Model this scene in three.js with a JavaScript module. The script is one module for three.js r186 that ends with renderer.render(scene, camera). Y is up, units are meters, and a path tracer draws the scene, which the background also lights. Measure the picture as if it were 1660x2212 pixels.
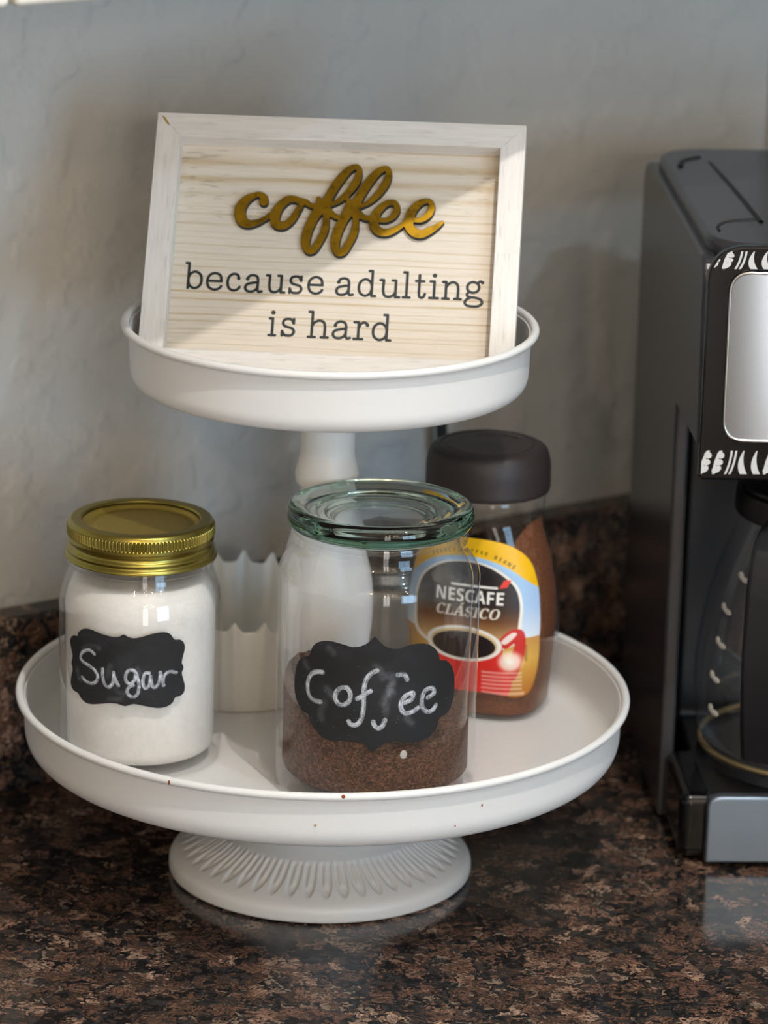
import * as THREE from 'three';
import { RectAreaLightUniformsLib } from 'three/addons/lights/RectAreaLightUniformsLib.js';
import { RoundedBoxGeometry } from 'three/addons/geometries/RoundedBoxGeometry.js';
import { mergeGeometries, toCreasedNormals } from 'three/addons/utils/BufferGeometryUtils.js';

// ---------------------------------------------------------------- camera, sky, lights, exposure
const scene = new THREE.Scene();
const FOV = 15.66;
const camera = new THREE.PerspectiveCamera(FOV, 1660 / 2212, 0.05, 30);
camera.position.set(0.029, 0.7315, 1.803);
camera.rotation.order = 'YXZ';
camera.rotation.set(-0.29005, 0, 0.023784);
camera.focus = 1.79;
camera.userData.fStop = 8;

const renderer = new THREE.WebGLRenderer({ antialias: true });
renderer.toneMapping = THREE.LinearToneMapping;
renderer.toneMappingExposure = 0.95;
renderer.shadowMap.enabled = true;
RectAreaLightUniformsLib.init();
scene.background = new THREE.Color(0.55, 0.68, 0.85);   // overcast sky beyond the window

// the wall runs at an angle to the view: E along it to the right, N out of it into the room
const YAW = Math.atan2(0.581, 0.814);
const E = new THREE.Vector3(0.814, 0, -0.581), N = new THREE.Vector3(0.581, 0, 0.814);
const WALL = -0.197;
const inRoom = (s, y, o) => new THREE.Vector3(0, y, 0).addScaledVector(E, s).addScaledVector(N, o + WALL);
const CEIL = 1.53, FLOOR = -0.91;

// three downlights in the ceiling, found from the shadows (cupboard edge on the sign, jars on the tray, rim on the tray wall), and two farther ones
const LAMPS = [
  { x: 0.30, z: 0.77, power: 2.9, color: 0xfff9f3 },
  { x: 0.93, z: 1.28, power: 1.25, color: 0xc4e6ff },
  { x: -0.40, z: 2.98, power: 1.9, color: 0xffe0b8 },
  { x: 1.75, z: 2.6, power: 0.3, color: 0xfff0dc },
];
const DAY = { s: -1.9, y: 0.16, o: 4.0, w: 0.66, h: 2.08, color: 0xfff4e6, power: 5 };      // glazed door opposite the worktop
const SIDE = { s: -0.05, y: 0.4, o: 4.0, w: 1.1, h: 1.5, color: 0xb2dcff, power: 9 };      // window, farther right

// ---------------------------------------------------------------- helpers
let seed = 7;
const rnd = () => { seed = (seed + 0x6d2b79f5) | 0; let t = Math.imul(seed ^ (seed >>> 15), 1 | seed); t = (t + Math.imul(t ^ (t >>> 7), 61 | t)) ^ t; return ((t ^ (t >>> 14)) >>> 0) / 4294967296; };
const hash = (x, y, k = 0) => { let h = Math.imul(x | 0, 374761393) + Math.imul(y | 0, 668265263) + Math.imul(k | 0, 974634533) | 0; h = Math.imul(h ^ (h >>> 13), 1274126177); return ((h ^ (h >>> 16)) >>> 0) / 4294967296; };
const fade = (t) => t * t * (3 - 2 * t), lerp = (a, b, t) => a + (b - a) * t, clamp = (v, a = 0, b = 1) => Math.min(b, Math.max(a, v));
function vnoise(x, y, p, k = 0) {           // value noise, repeating every p cells
  const xi = Math.floor(x), yi = Math.floor(y), u = fade(x - xi), v = fade(y - yi), m = (a) => ((a % p) + p) % p;
  return lerp(lerp(hash(m(xi), m(yi), k), hash(m(xi + 1), m(yi), k), u), lerp(hash(m(xi), m(yi + 1), k), hash(m(xi + 1), m(yi + 1), k), u), v);
}
function fbm(x, y, p, oct = 4, k = 0) { let s = 0, a = 0.5; for (let i = 0; i < oct; i++) { s += a * vnoise(x, y, p, k + i); x *= 2; y *= 2; p *= 2; a *= 0.5; } return s / (1 - Math.pow(0.5, oct)); }
const taken = new Map();
function numbered(name) { const n = taken.get(name) || 0; taken.set(name, n + 1); return n ? name + '_' + String(n).padStart(3, '0') : name; }
function tag(o, label, category, group, kind) { if (label) o.userData.label = label; if (category) o.userData.category = category; if (group) o.userData.group = group; if (kind) o.userData.kind = kind; return o; }
function thing(name, at, label, category, group) { const g = new THREE.Group(); g.name = numbered(name); g.position.copy(at); scene.add(g); return tag(g, label, category, group); }
function part(name, geo, mat, parent, at) { const m = new THREE.Mesh(geo, mat); m.name = name; if (at) m.position.set(...at); m.castShadow = m.receiveShadow = true; parent.add(m); return m; }
function solo(name, geo, mat, at, label, category, kind) { const m = part(numbered(name), geo, mat, scene); if (at) m.position.copy(at); return tag(m, label, category, null, kind); }
function fillet(pts, n = 6) {               // [r, y, radius?] -> profile with rounded corners
  const out = [];
  pts.forEach((p, i) => {
    const R = p[2] || 0, a = pts[i - 1], b = pts[i + 1];
    if (!R || !a || !b) { out.push(new THREE.Vector2(p[0], p[1])); return; }
    const P = new THREE.Vector2(p[0], p[1]), A = new THREE.Vector2(a[0], a[1]).sub(P), B = new THREE.Vector2(b[0], b[1]).sub(P);
    const r = Math.min(R, A.length() * 0.499, B.length() * 0.499); A.setLength(r).add(P); B.setLength(r).add(P);
    for (let k = 0; k <= n; k++) { const t = k / n; out.push(new THREE.Vector2((1 - t) * (1 - t) * A.x + 2 * t * (1 - t) * P.x + t * t * B.x, (1 - t) * (1 - t) * A.y + 2 * t * (1 - t) * P.y + t * t * B.y)); }
  });
  return out;
}
const evenly = (p, step) => { const out = [p[0]]; for (let i = 1; i < p.length; i++) { const n = Math.max(1, Math.ceil(p[i].distanceTo(p[i - 1]) / step)); for (let k = 1; k <= n; k++) out.push(p[i - 1].clone().lerp(p[i], k / n)); } return out; };
const lathe = (pts, seg = 128, n = 6) => new THREE.LatheGeometry(fillet(pts, n), seg);
function surface(f, nu, nv, closeU = false) {   // grid surface; f(u, v) -> [x, y, z]
  const pos = [], uv = [], idx = [];
  for (let j = 0; j <= nv; j++) for (let i = 0; i <= nu; i++) { pos.push(...f(i / nu, j / nv)); uv.push(i / nu, j / nv); }
  const W = nu + 1;
  for (let j = 0; j < nv; j++) for (let i = 0; i < nu; i++) { const a = j * W + i, b = a + 1, c = a + W, d = c + 1; idx.push(a, b, d, a, d, c); }
  const g = new THREE.BufferGeometry();
  g.setAttribute('position', new THREE.Float32BufferAttribute(pos, 3)); g.setAttribute('uv', new THREE.Float32BufferAttribute(uv, 2)); g.setIndex(idx); g.computeVertexNormals();
  if (closeU) { const n = g.attributes.normal; for (let j = 0; j <= nv; j++) { const a = j * W, b = a + nu, v = new THREE.Vector3(n.getX(a) + n.getX(b), n.getY(a) + n.getY(b), n.getZ(a) + n.getZ(b)).normalize(); n.setXYZ(a, v.x, v.y, v.z); n.setXYZ(b, v.x, v.y, v.z); } }
  return g;
}
function roundedRect(x0, y0, x1, y1, r) {
  const s = new THREE.Shape(), [a, b, c, d] = Array.isArray(r) ? r : [r, r, r, r];   // corner radii: bottom left, bottom right, top right, top left
  s.moveTo(x0 + a, y0); s.lineTo(x1 - b, y0); s.quadraticCurveTo(x1, y0, x1, y0 + b); s.lineTo(x1, y1 - c); s.quadraticCurveTo(x1, y1, x1 - c, y1); s.lineTo(x0 + d, y1); s.quadraticCurveTo(x0, y1, x0, y1 - d); s.lineTo(x0, y0 + a); s.quadraticCurveTo(x0, y0, x0 + a, y0);
  return s;
}
const extrude = (shape, depth, bevel = 0, seg = 2) => new THREE.ExtrudeGeometry(shape, { depth, bevelEnabled: bevel > 0, bevelThickness: bevel, bevelSize: bevel, bevelOffset: -bevel, bevelSegments: seg, curveSegments: 16 });
const rbox = (w, h, d, r, x = 0, y = 0, z = 0) => new RoundedBoxGeometry(w, h, d, 3, r).translate(x, y, z);
const box = (w, h, d, x = 0, y = 0, z = 0) => new THREE.BoxGeometry(w, h, d).translate(x, y, z);
function smooth(points, sub = 5, closed = false) {  // Catmull-Rom through 2-D or 3-D points
  const c = new THREE.CatmullRomCurve3(points.map((p) => new THREE.Vector3(p[0], p[1], p[2] || 0)), closed, 'centripetal');
  return c.getPoints(points.length * sub).map((v) => [v.x, v.y, v.z]);
}
const tube = (pts, r, seg = 60, rad = 10) => new THREE.TubeGeometry(new THREE.CatmullRomCurve3(pts.map((p) => new THREE.Vector3(...p))), seg, r, rad);
function metreUV(g, k = 1) {                 // box-mapped uv in metres
  const p = g.attributes.position, n = g.attributes.normal, uv = [];
  for (let i = 0; i < p.count; i++) { const ax = Math.abs(n.getX(i)), ay = Math.abs(n.getY(i)), az = Math.abs(n.getZ(i)); if (ay > ax && ay > az) uv.push(p.getX(i) * k, p.getZ(i) * k); else if (ax > az) uv.push(p.getZ(i) * k, p.getY(i) * k); else uv.push(p.getX(i) * k, p.getY(i) * k); }
  g.setAttribute('uv', new THREE.Float32BufferAttribute(uv, 2)); return g;
}
function dataTexture(w, h, f, srgb) {        // f(x, y) -> [r, g, b] in 0..255
  const d = new Uint8Array(w * h * 4);
  for (let y = 0; y < h; y++) for (let x = 0; x < w; x++) { const c = f(x, y), o = (y * w + x) * 4; d[o] = clamp(c[0], 0, 255); d[o + 1] = clamp(c[1], 0, 255); d[o + 2] = clamp(c[2], 0, 255); d[o + 3] = 255; }
  const t = new THREE.DataTexture(d, w, h); t.magFilter = THREE.LinearFilter; t.wrapS = t.wrapT = THREE.RepeatWrapping; if (srgb) t.colorSpace = THREE.SRGBColorSpace; t.needsUpdate = true; return t;
}
function canvasTexture(w, h, draw) { const c = document.createElement('canvas'); c.width = w; c.height = h; const g = c.getContext('2d'); draw(g, w, h); const t = new THREE.CanvasTexture(c); t.colorSpace = THREE.SRGBColorSpace; return t; }
// cut a flat outline into narrow upright strips, so that it can be bent over a curved surface; map(x, y) -> [X, Y, Z]
function bentSheet(edge, map, step, box_, thick, rowStep = 0) {
  const pos = [], uv = [], nor = [];
  const [x0, y0, x1, y1] = box_;
  const normalAt = (x, y) => { const d = 1e-4, V = (a) => new THREE.Vector3(...a), n = V(map(x + d, y, thick)).sub(V(map(x - d, y, thick))).cross(V(map(x, y + d, thick)).sub(V(map(x, y - d, thick)))).normalize(); return [n.x, n.y, n.z]; };
  const clip = (poly, x, keepRight) => { const out = []; for (let i = 0; i < poly.length; i++) { const a = poly[i], b = poly[(i + 1) % poly.length], ia = keepRight ? a[0] >= x : a[0] <= x, ib = keepRight ? b[0] >= x : b[0] <= x; if (ia) out.push(a); if (ia !== ib) { const t = (x - a[0]) / (b[0] - a[0]); out.push([x, a[1] + t * (b[1] - a[1])]); } } return out; };
  for (let x = x0; x < x1; x += step) {
    const column = clip(clip(edge, x, true), x + step, false);
    if (column.length < 3) continue;
    const flip = (q) => q.map((v) => [v[1], v[0]]), rows = rowStep ? Math.ceil((y1 - y0) / rowStep) : 1;
    for (let j = 0; j < rows; j++) {
      const p = rowStep ? flip(clip(clip(flip(column), y0 + j * rowStep, true), y0 + (j + 1) * rowStep, false)) : column;
      if (p.length < 3) continue;
      const v = p.map((q) => new THREE.Vector2(q[0], q[1]));
      if (THREE.ShapeUtils.isClockWise(v)) v.reverse();
      for (const t of THREE.ShapeUtils.triangulateShape(v, [])) for (const k of t) { pos.push(...map(v[k].x, v[k].y, thick)); nor.push(...normalAt(v[k].x, v[k].y)); uv.push((v[k].x - x0) / (x1 - x0), (v[k].y - y0) / (y1 - y0)); }
    }
  }
  const ring = edge.map((q) => [map(q[0], q[1], thick), map(q[0], q[1], 0), q]);
  for (let i = 0; i < ring.length; i++) { const a = ring[i], b = ring[(i + 1) % ring.length]; for (const [v, q] of [[a[0], a[2]], [a[1], a[2]], [b[1], b[2]], [a[0], a[2]], [b[1], b[2]], [b[0], b[2]]]) { pos.push(...v); nor.push(...normalAt(q[0], q[1])); uv.push((q[0] - x0) / (x1 - x0), (q[1] - y0) / (y1 - y0)); } }
  const g = new THREE.BufferGeometry(); g.setAttribute('position', new THREE.Float32BufferAttribute(pos, 3)); g.setAttribute('normal', new THREE.Float32BufferAttribute(nor, 3)); g.setAttribute('uv', new THREE.Float32BufferAttribute(uv, 2)); return g;
}

// ---------------------------------------------------------------- materials
const std = (color, roughness, metalness = 0, more = {}) => new THREE.MeshStandardMaterial({ color, roughness, metalness, ...more });
const phys = (o) => new THREE.MeshPhysicalMaterial(o);
const M = {
  enamel: phys({ color: 0xe4e3e1, roughness: 0.36, ior: 1.5 }),
  ceramic: phys({ color: 0xe9e6de, roughness: 0.28 }),
  whitePaint: std(0xe8e4da, 0.45),
  ceiling: std(0xe9e6e0, 0.9),
  blackPlastic: phys({ color: 0x1b1b1d, roughness: 0.32 }),
  satinPlastic: phys({ color: 0x313134, roughness: 0.24 }),
  darkPlastic: std(0x111112, 0.55),
  glossBlack: phys({ color: 0x08080a, roughness: 0.08 }),
  steel: std(0xa4adb8, 0.3, 1),
  chrome: std(0xd8d8d8, 0.12, 1),
  brass: std(0xa2934a, 0.3, 1),
  capPlastic: phys({ color: 0x2c2423, roughness: 0.5 }),
  glass: phys({ color: 0xffffff, roughness: 0.0, transmission: 1, thickness: 0, ior: 1.5 }),
  lidGlass: phys({ color: 0xffffff, roughness: 0.0, transmission: 1, thickness: 0.01, ior: 1.5, attenuationColor: new THREE.Color(0.55, 0.8, 0.66), attenuationDistance: 0.05 }),
};

// ---------------------------------------------------------------- surfaces
const wallBump = dataTexture(1024, 1024, (x, y) => {          // orange peel: soft raised blots over a fine grain
  const u = x / 1024, v = y / 1024, a = fbm(u * 34, v * 34, 34, 3, 3), b = fbm(u * 12, v * 12, 12, 2, 9), h = clamp((a - 0.46) * 4.5) * 0.75 + b * 0.35 + hash(x, y, 5) * 0.03;
  return [h * 210, h * 210, h * 210];
});
wallBump.repeat.set(2.2, 2.2);
M.wall = std(0xcac9c5, 0.62, 0, { bumpMap: wallBump, bumpScale: 0.0011 });
const plankTone = dataTexture(512, 512, (x, y) => { const g = fbm(x / 512 * 3, y / 512 * 60, 60, 4, 21); return [112 + g * 46, 92 + g * 40, 74 + g * 34]; }, true);
M.woodFloor = std(0xffffff, 0.5, 0, { map: plankTone });

// brown granite: ragged flakes of striped brown feldspar in a finer field of black, grey and dark brown crystals
const GR = 2048;
function crystal(x, y, P, k) {      // nearest of one jittered point per cell: [cell x, cell y, gap to the next]
  const xi = Math.floor(x), yi = Math.floor(y), m = (a) => ((a % P) + P) % P; let d1 = 9, d2 = 9, cx = 0, cy = 0;
  for (let j = -1; j <= 1; j++) for (let i = -1; i <= 1; i++) { const gx = m(xi + i), gy = m(yi + j), dx = xi + i + hash(gx, gy, k) - x, dy = yi + j + hash(gx, gy, k + 1) - y, d = dx * dx + dy * dy; if (d < d1) { d2 = d1; d1 = d; cx = gx; cy = gy; } else if (d < d2) d2 = d; }
  return [cx, cy, Math.sqrt(d2) - Math.sqrt(d1)];
}
const granite = dataTexture(GR, GR, (px, py) => {
  const u = px / GR, v = py / GR, wx = (fbm(u * 90, v * 90, 90, 3, 31) - 0.5), wy = (fbm(u * 90, v * 90, 90, 3, 37) - 0.5), rx = vnoise(u * 480, v * 480, 480, 39) - 0.5, ry = vnoise(u * 480, v * 480, 480, 40) - 0.5;
  const [ax, ay, ag] = crystal(u * 46 + wx * 1.5 + rx * 0.22, v * 46 + wy * 1.5 + ry * 0.22, 46, 1), [bx, by, bgap] = crystal(u * 150 + wx * 4.5 + rx * 0.7, v * 150 + wy * 4.5 + ry * 0.7, 150, 11);
  const ang = hash(ax, ay, 5) * Math.PI, along = px * Math.cos(ang) + py * Math.sin(ang), across = -px * Math.sin(ang) + py * Math.cos(ang);
  const stripe = vnoise(along * 0.045 + 500, across * 0.42 + 500, 8192, 51) * 0.6 + vnoise(along * 0.09 + 900, across * 0.17 + 900, 8192, 52) * 0.4, fine = hash(px, py, 53) - 0.5, mid = vnoise(u * 620, v * 620, 620, 55) - 0.5;
  const big = fbm(u * 12, v * 12, 12, 2, 41) - 0.5, kind = hash(ax, ay, 3) + big * 0.35, t = hash(ax, ay, 4), s = hash(bx, by, 15) + big * 0.6, st = hash(bx, by, 16);
  let c;
  const gaps = fbm(u * 230, v * 230, 230, 2, 57);                                        // dark crystals eating into the flakes
  if (kind > 0.6 && gaps < 0.66) { const b = 0.4 + stripe * 1.15, light = clamp((t - 0.72) * 3.6); c = [lerp(lerp(70, 98, t), 138, light) * b, lerp(lerp(52, 70, t), 112, light) * b, lerp(lerp(43, 56, t), 94, light) * b]; }
  else if (s < 0.4) c = [20, 19, 20];
  else if (s < 0.6) c = [46, 43, 42];
  else if (s < 0.78) c = [56, 45, 39];
  else if (s < 0.95) c = [lerp(62, 96, st), lerp(46, 68, st), lerp(37, 53, st)];
  else c = [112, 94, 80];
  const dim = lerp(0.78, 1, clamp(bgap * 4)), add = fine * 14 + mid * 26;
  return [c[0] * dim * 1.1 + add + 3, c[1] * dim * 1.12 + add * 0.92 + 3, c[2] * dim * 1.14 + add * 0.86 + 3];
}, true);
granite.repeat.set(1 / 0.42, 1 / 0.42);
M.granite = phys({ color: 0xffffff, map: granite, roughness: 0.13, ior: 1.5 });

// ---------------------------------------------------------------- the room
function wallPiece(name, w, h, d, s, y, o, mat, parent) { const m = part(name, metreUV(box(w, h, d)), mat, parent || scene); if (!parent) { m.position.copy(inRoom(s, y, o)); m.rotation.y = YAW; } else m.position.set(s, y, o); return m; }
const structure = (m) => { m.userData.kind = 'structure'; return m; };
const S0 = -2.7, S1 = 2.3, O1 = 4.0, H = CEIL - FLOOR, MIDY = (CEIL + FLOOR) / 2;
structure(wallPiece('wall_back', S1 - S0 + 0.2, H + 0.2, 0.1, (S0 + S1) / 2, MIDY, -0.05, M.wall));
structure(wallPiece('wall_right', 0.1, H + 0.2, O1, S1 + 0.05, MIDY, O1 / 2, M.wall));
structure(wallPiece('wall_corner', 0.1, H, 0.72, 0.453 + 0.05, MIDY, 0.36, M.wall));
structure(wallPiece('floor', S1 - S0, 0.1, O1, (S0 + S1) / 2, FLOOR - 0.05, O1 / 2, M.woodFloor));
structure(wallPiece('ceiling', S1 - S0, 0.1, O1, (S0 + S1) / 2, CEIL + 0.05, O1 / 2, M.ceiling));
// a wall with a window opening and its barred frame; local x runs along the wall, z is its thickness
function windowWall(name, at, turn, x0, x1, windows) {
  const g = new THREE.Group(); g.name = name; g.userData.kind = 'structure'; g.position.copy(at); g.rotation.y = turn; scene.add(g);
  let edge = x0;
  windows.forEach((W, i) => {
    const cx = W.s, l = cx - W.w / 2, b = W.y - W.h / 2, t = W.y + W.h / 2;
    wallPiece('panel', l - edge, H, 0.1, (l + edge) / 2, MIDY, 0, M.wall, g);
    wallPiece('panel', W.w, b - FLOOR, 0.1, cx, (b + FLOOR) / 2, 0, M.wall, g);
    wallPiece('panel', W.w, CEIL - t, 0.1, cx, (CEIL + t) / 2, 0, M.wall, g);
    edge = cx + W.w / 2;
    const place = (z) => new THREE.Vector3(cx, W.y, z).applyAxisAngle(new THREE.Vector3(0, 1, 0), turn).add(at);
    const w = new THREE.Group(); w.name = i ? 'window_1' : 'door_1'; w.userData.kind = 'structure'; w.position.copy(place(0)); w.rotation.y = turn; scene.add(w);
    const list = []; for (let k = 0; k < 3; k++) list.push(box(0.03, W.h, 0.036, (W.w / 2 - 0.015) * (k - 1), 0, 0));
    for (let k = 0; k < 4; k++) list.push(box(W.w, 0.03, 0.032, 0, lerp(-W.h / 2 + 0.015, W.h / 2 - 0.015, k / 3), 0));
    part(i ? 'window_frame' : 'door_frame', mergeGeometries(list), M.whitePaint, w);
    const light = new THREE.RectAreaLight(W.color, W.power, W.w, W.h);   // daylight at the opening, just outside the bars, shining along its -z into the room
    light.position.copy(place(0.1)); light.rotation.y = turn; scene.add(light);
  });
  wallPiece('panel', x1 - edge, H, 0.1, (x1 + edge) / 2, MIDY, 0, M.wall, g);
}
windowWall('wall_front', inRoom(0, 0, O1 + 0.05), YAW, S0 - 0.1, S1 + 0.1, [DAY, SIDE]);
structure(wallPiece('wall_left', 0.1, H + 0.2, O1, S0 - 0.05, MIDY, O1 / 2, M.wall));
// granite worktop and its upstand
{
  const g = metreUV(rbox(3.1, 0.03, 0.62, 0.004)); const c = part('worktop', g, M.granite, scene); c.position.copy(inRoom(-1.105, -0.015, 0.31)); c.rotation.y = YAW;
  tag(c, 'polished brown and black speckled granite worktop under everything', 'countertop');
  const b = part('backsplash', metreUV(rbox(3.1, 0.1, 0.02, 0.003)), M.granite, scene); b.position.copy(inRoom(-1.105, 0.05, 0.01)); b.rotation.y = YAW;
  tag(b, 'low granite upstand strip along the foot of the grey wall', 'backsplash');
}
{ // wall cupboard: only its lower corner shows, at the top left; it shades the sign
  const c = thing('wall_cupboard', inRoom(-0.55, 0.4785, 0), 'white wall cupboard edge in the top left corner above the tray', 'cabinet'); c.rotation.y = YAW;
  part('carcass', rbox(1.9, 0.9, 0.27, 0.002, 0, 0.45, 0.136), M.whitePaint, c);
  for (const k of [-1, 0, 1]) { const d = part('door', rbox(0.63, 0.895, 0.019, 0.003, k * 0.633, 0.4475, 0.2825), M.whitePaint, c); part('door_panel', rbox(0.5, 0.76, 0.006, 0.002, k * 0.633, 0.4475, 0.294), M.whitePaint, d); }
}
// ---------------------------------------------------------------- lamps
{
  const ringGeo = lathe([[0.05, -0.004, 0.001], [0.07, -0.007, 0.002], [0.078, 0, 0.001], [0.05, 0]], 40), lensGeo = new THREE.CylinderGeometry(0.05, 0.05, 0.004, 32).translate(0, -0.003, 0);
  const names = ['over the worktop edge', 'right of the worktop', 'at the far left behind the camera', 'at the far right behind the camera'];
  LAMPS.forEach((L, i) => {
    const c = thing('ceiling_downlight', new THREE.Vector3(L.x, CEIL, L.z), 'round white ceiling downlight ' + names[i], 'light', 'ceiling downlights');
    part('trim_ring', ringGeo, M.whitePaint, c);
    part('lamp_lens', lensGeo, new THREE.MeshStandardMaterial({ color: 0x222222, emissive: L.color, emissiveIntensity: 9 }), c);
    const s = new THREE.PointLight(L.color, L.power); s.position.set(L.x, CEIL - 0.045, L.z); s.castShadow = true; s.shadow.radius = i ? 1.5 : 0.7; scene.add(s);
  });
}

{ // chandelier behind the camera: its bulbs are the small highlights on the jars
  const c = thing('chandelier', new THREE.Vector3(0.78, 1.0, 3.0), 'ring chandelier with small round bulbs behind the camera', 'chandelier');
  part('stem', new THREE.CylinderGeometry(0.008, 0.008, CEIL - 1.0, 12).translate(0, (CEIL - 1.0) / 2, 0), M.brass, c);
  part('ring', new THREE.TorusGeometry(0.4, 0.01, 10, 60).rotateX(Math.PI / 2), M.brass, c);
  part('spoke', box(0.8, 0.012, 0.012), M.brass, c); part('spoke', box(0.012, 0.012, 0.8), M.brass, c);
  const bulbGeo = new THREE.SphereGeometry(0.03, 10, 7), bulbMat = new THREE.MeshStandardMaterial({ color: 0x222222, emissive: 0xffe6c8, emissiveIntensity: 60 });
  for (let k = 0; k < 8; k++) {
    const a = k / 8 * Math.PI * 2 + 0.2, p = [Math.cos(a) * 0.4, 0.038, Math.sin(a) * 0.4];
    part('bulb', bulbGeo, bulbMat, c, p);
    const l = new THREE.PointLight(0xffe6c8, 0.02); l.position.set(...p).add(c.position); l.castShadow = true; l.shadow.radius = 1.2; scene.add(l);
  }
}

// ---------------------------------------------------------------- two-tier tray
const TRAY_FLOOR = 0.0695, UP_FLOOR = 0.2607;
{
  const t = thing('tiered_tray', new THREE.Vector3(0, 0, 0), 'white enamelled two-tier round serving tray on a footed base', 'tray');
  function trayProfile(R, rim, bottom, corner) {      // outside up, over, and down the inside
    const o = R - 0.002, i = o - 0.0012;
    return [[0.0001, bottom], [o - 0.001, bottom, corner], [o, rim - 0.001, 0.002], [i, rim - 0.0005, 0.001], [i - 0.001, bottom + 0.0012, corner * 0.85], [0.0001, bottom + 0.001]];
  }
  const low = part('lower_tray', lathe(trayProfile(0.1552, 0.0983, 0.0685, 0.012), 192, 10), M.enamel, t);
  part('rolled_rim', new THREE.TorusGeometry(0.155, 0.0021, 14, 220).rotateX(Math.PI / 2).translate(0, 0.0983, 0), M.enamel, low);
  const upper = part('upper_tray', lathe(trayProfile(0.1024, 0.2902, 0.2597, 0.009), 160, 10), M.enamel, t);
  part('rolled_rim', new THREE.TorusGeometry(0.1022, 0.0021, 14, 180).rotateX(Math.PI / 2).translate(0, 0.2902, 0), M.enamel, upper);
  part('column', lathe([[0.024, 0.0695], [0.025, 0.075, 0.003], [0.019, 0.081, 0.004], [0.0205, 0.1, 0.01], [0.0247, 0.14, 0.014], [0.0243, 0.158, 0.012], [0.0185, 0.18, 0.012], [0.0135, 0.1985, 0.008], [0.0134, 0.2065, 0.003], [0.0155, 0.2082, 0.001], [0.0165, 0.2125, 0.0022], [0.0155, 0.2175, 0.0022], [0.0138, 0.2235, 0.005], [0.0138, 0.232, 0.006], [0.0148, 0.246, 0.004], [0.018, 0.2597]], 72, 6), M.enamel, t);
  // foot: upright skirt, then a shallow cone with an embossed ring of pointed flutes
  const prof = fillet([[0.0765, 0.0006], [0.0784, 0.0012, 0.001], [0.0784, 0.0085, 0.004], [0.072, 0.0125, 0.004], [0.057, 0.0195, 0.006], [0.044, 0.029, 0.012], [0.032, 0.044, 0.014], [0.03, 0.0688]], 6);
  const len = [0]; for (let i = 1; i < prof.length; i++) len.push(len[i - 1] + prof[i].distanceTo(prof[i - 1]));
  const at = (v) => { const L = v * len[len.length - 1]; let i = 1; while (i < len.length - 1 && len[i] < L) i++; const k = (L - len[i - 1]) / (len[i] - len[i - 1] || 1); return prof[i - 1].clone().lerp(prof[i], k); };
  const TIPS = 48;
  part('foot', surface((u, v) => {
    const p = at(v), a = u * Math.PI * 2; let d = 0;
    if (p.x < 0.0735 && p.x > 0.05) {
      const q = (p.x - 0.052) / (0.0735 - 0.052);                                        // 0 inner end .. 1 outer tips
      const ph = u * TIPS - Math.floor(u * TIPS), m = Math.abs(ph - 0.5) * 2;           // 0 on the tip line, 1 between
      const arch = clamp(1 - Math.pow(q, 4) * 0.95) * 0.84;                                       // pointed flute narrowing outwards
      const groove = clamp((arch - m) * 7) * clamp((q + 0.02) * 12) * clamp((0.97 - q) * 6);
      const rib = clamp((0.3 - m) * 9) * clamp((0.66 - q) * 8);                          // slim tongue inside the flute
      d = -0.0008 * groove + 0.0007 * rib * clamp(q * 10);
    }
    const n = 0.55; return [Math.sin(a) * (p.x + d * n), p.y + d, Math.cos(a) * (p.x + d * n)];
  }, TIPS * 18, 96, true), M.enamel, t);
  // little spills of coffee on the rims and skirt
  const spill = std(0x8a4310, 0.6), tan = std(0xb79a72, 0.6);
  const drop = (a, R, y, w, h, m) => { const g = new THREE.SphereGeometry(1, 10, 8).scale(w, h, 0.0003); g.rotateY(a); part('spill', g, m, low, [Math.sin(a) * R, y, Math.cos(a) * R]); };
  drop(-0.465, 0.15695, 0.0982, 0.0006, 0.0012, spill); drop(0.083, 0.1569, 0.0992, 0.0010, 0.0011, spill);
  drop(0.545, 0.15325, 0.0868, 0.0004, 0.0007, spill); drop(0.45, 0.15325, 0.0785, 0.0003, 0.0005, spill);
  drop(0.0, 0.1532, 0.0833, 0.0007, 0.0006, tan);
}
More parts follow.
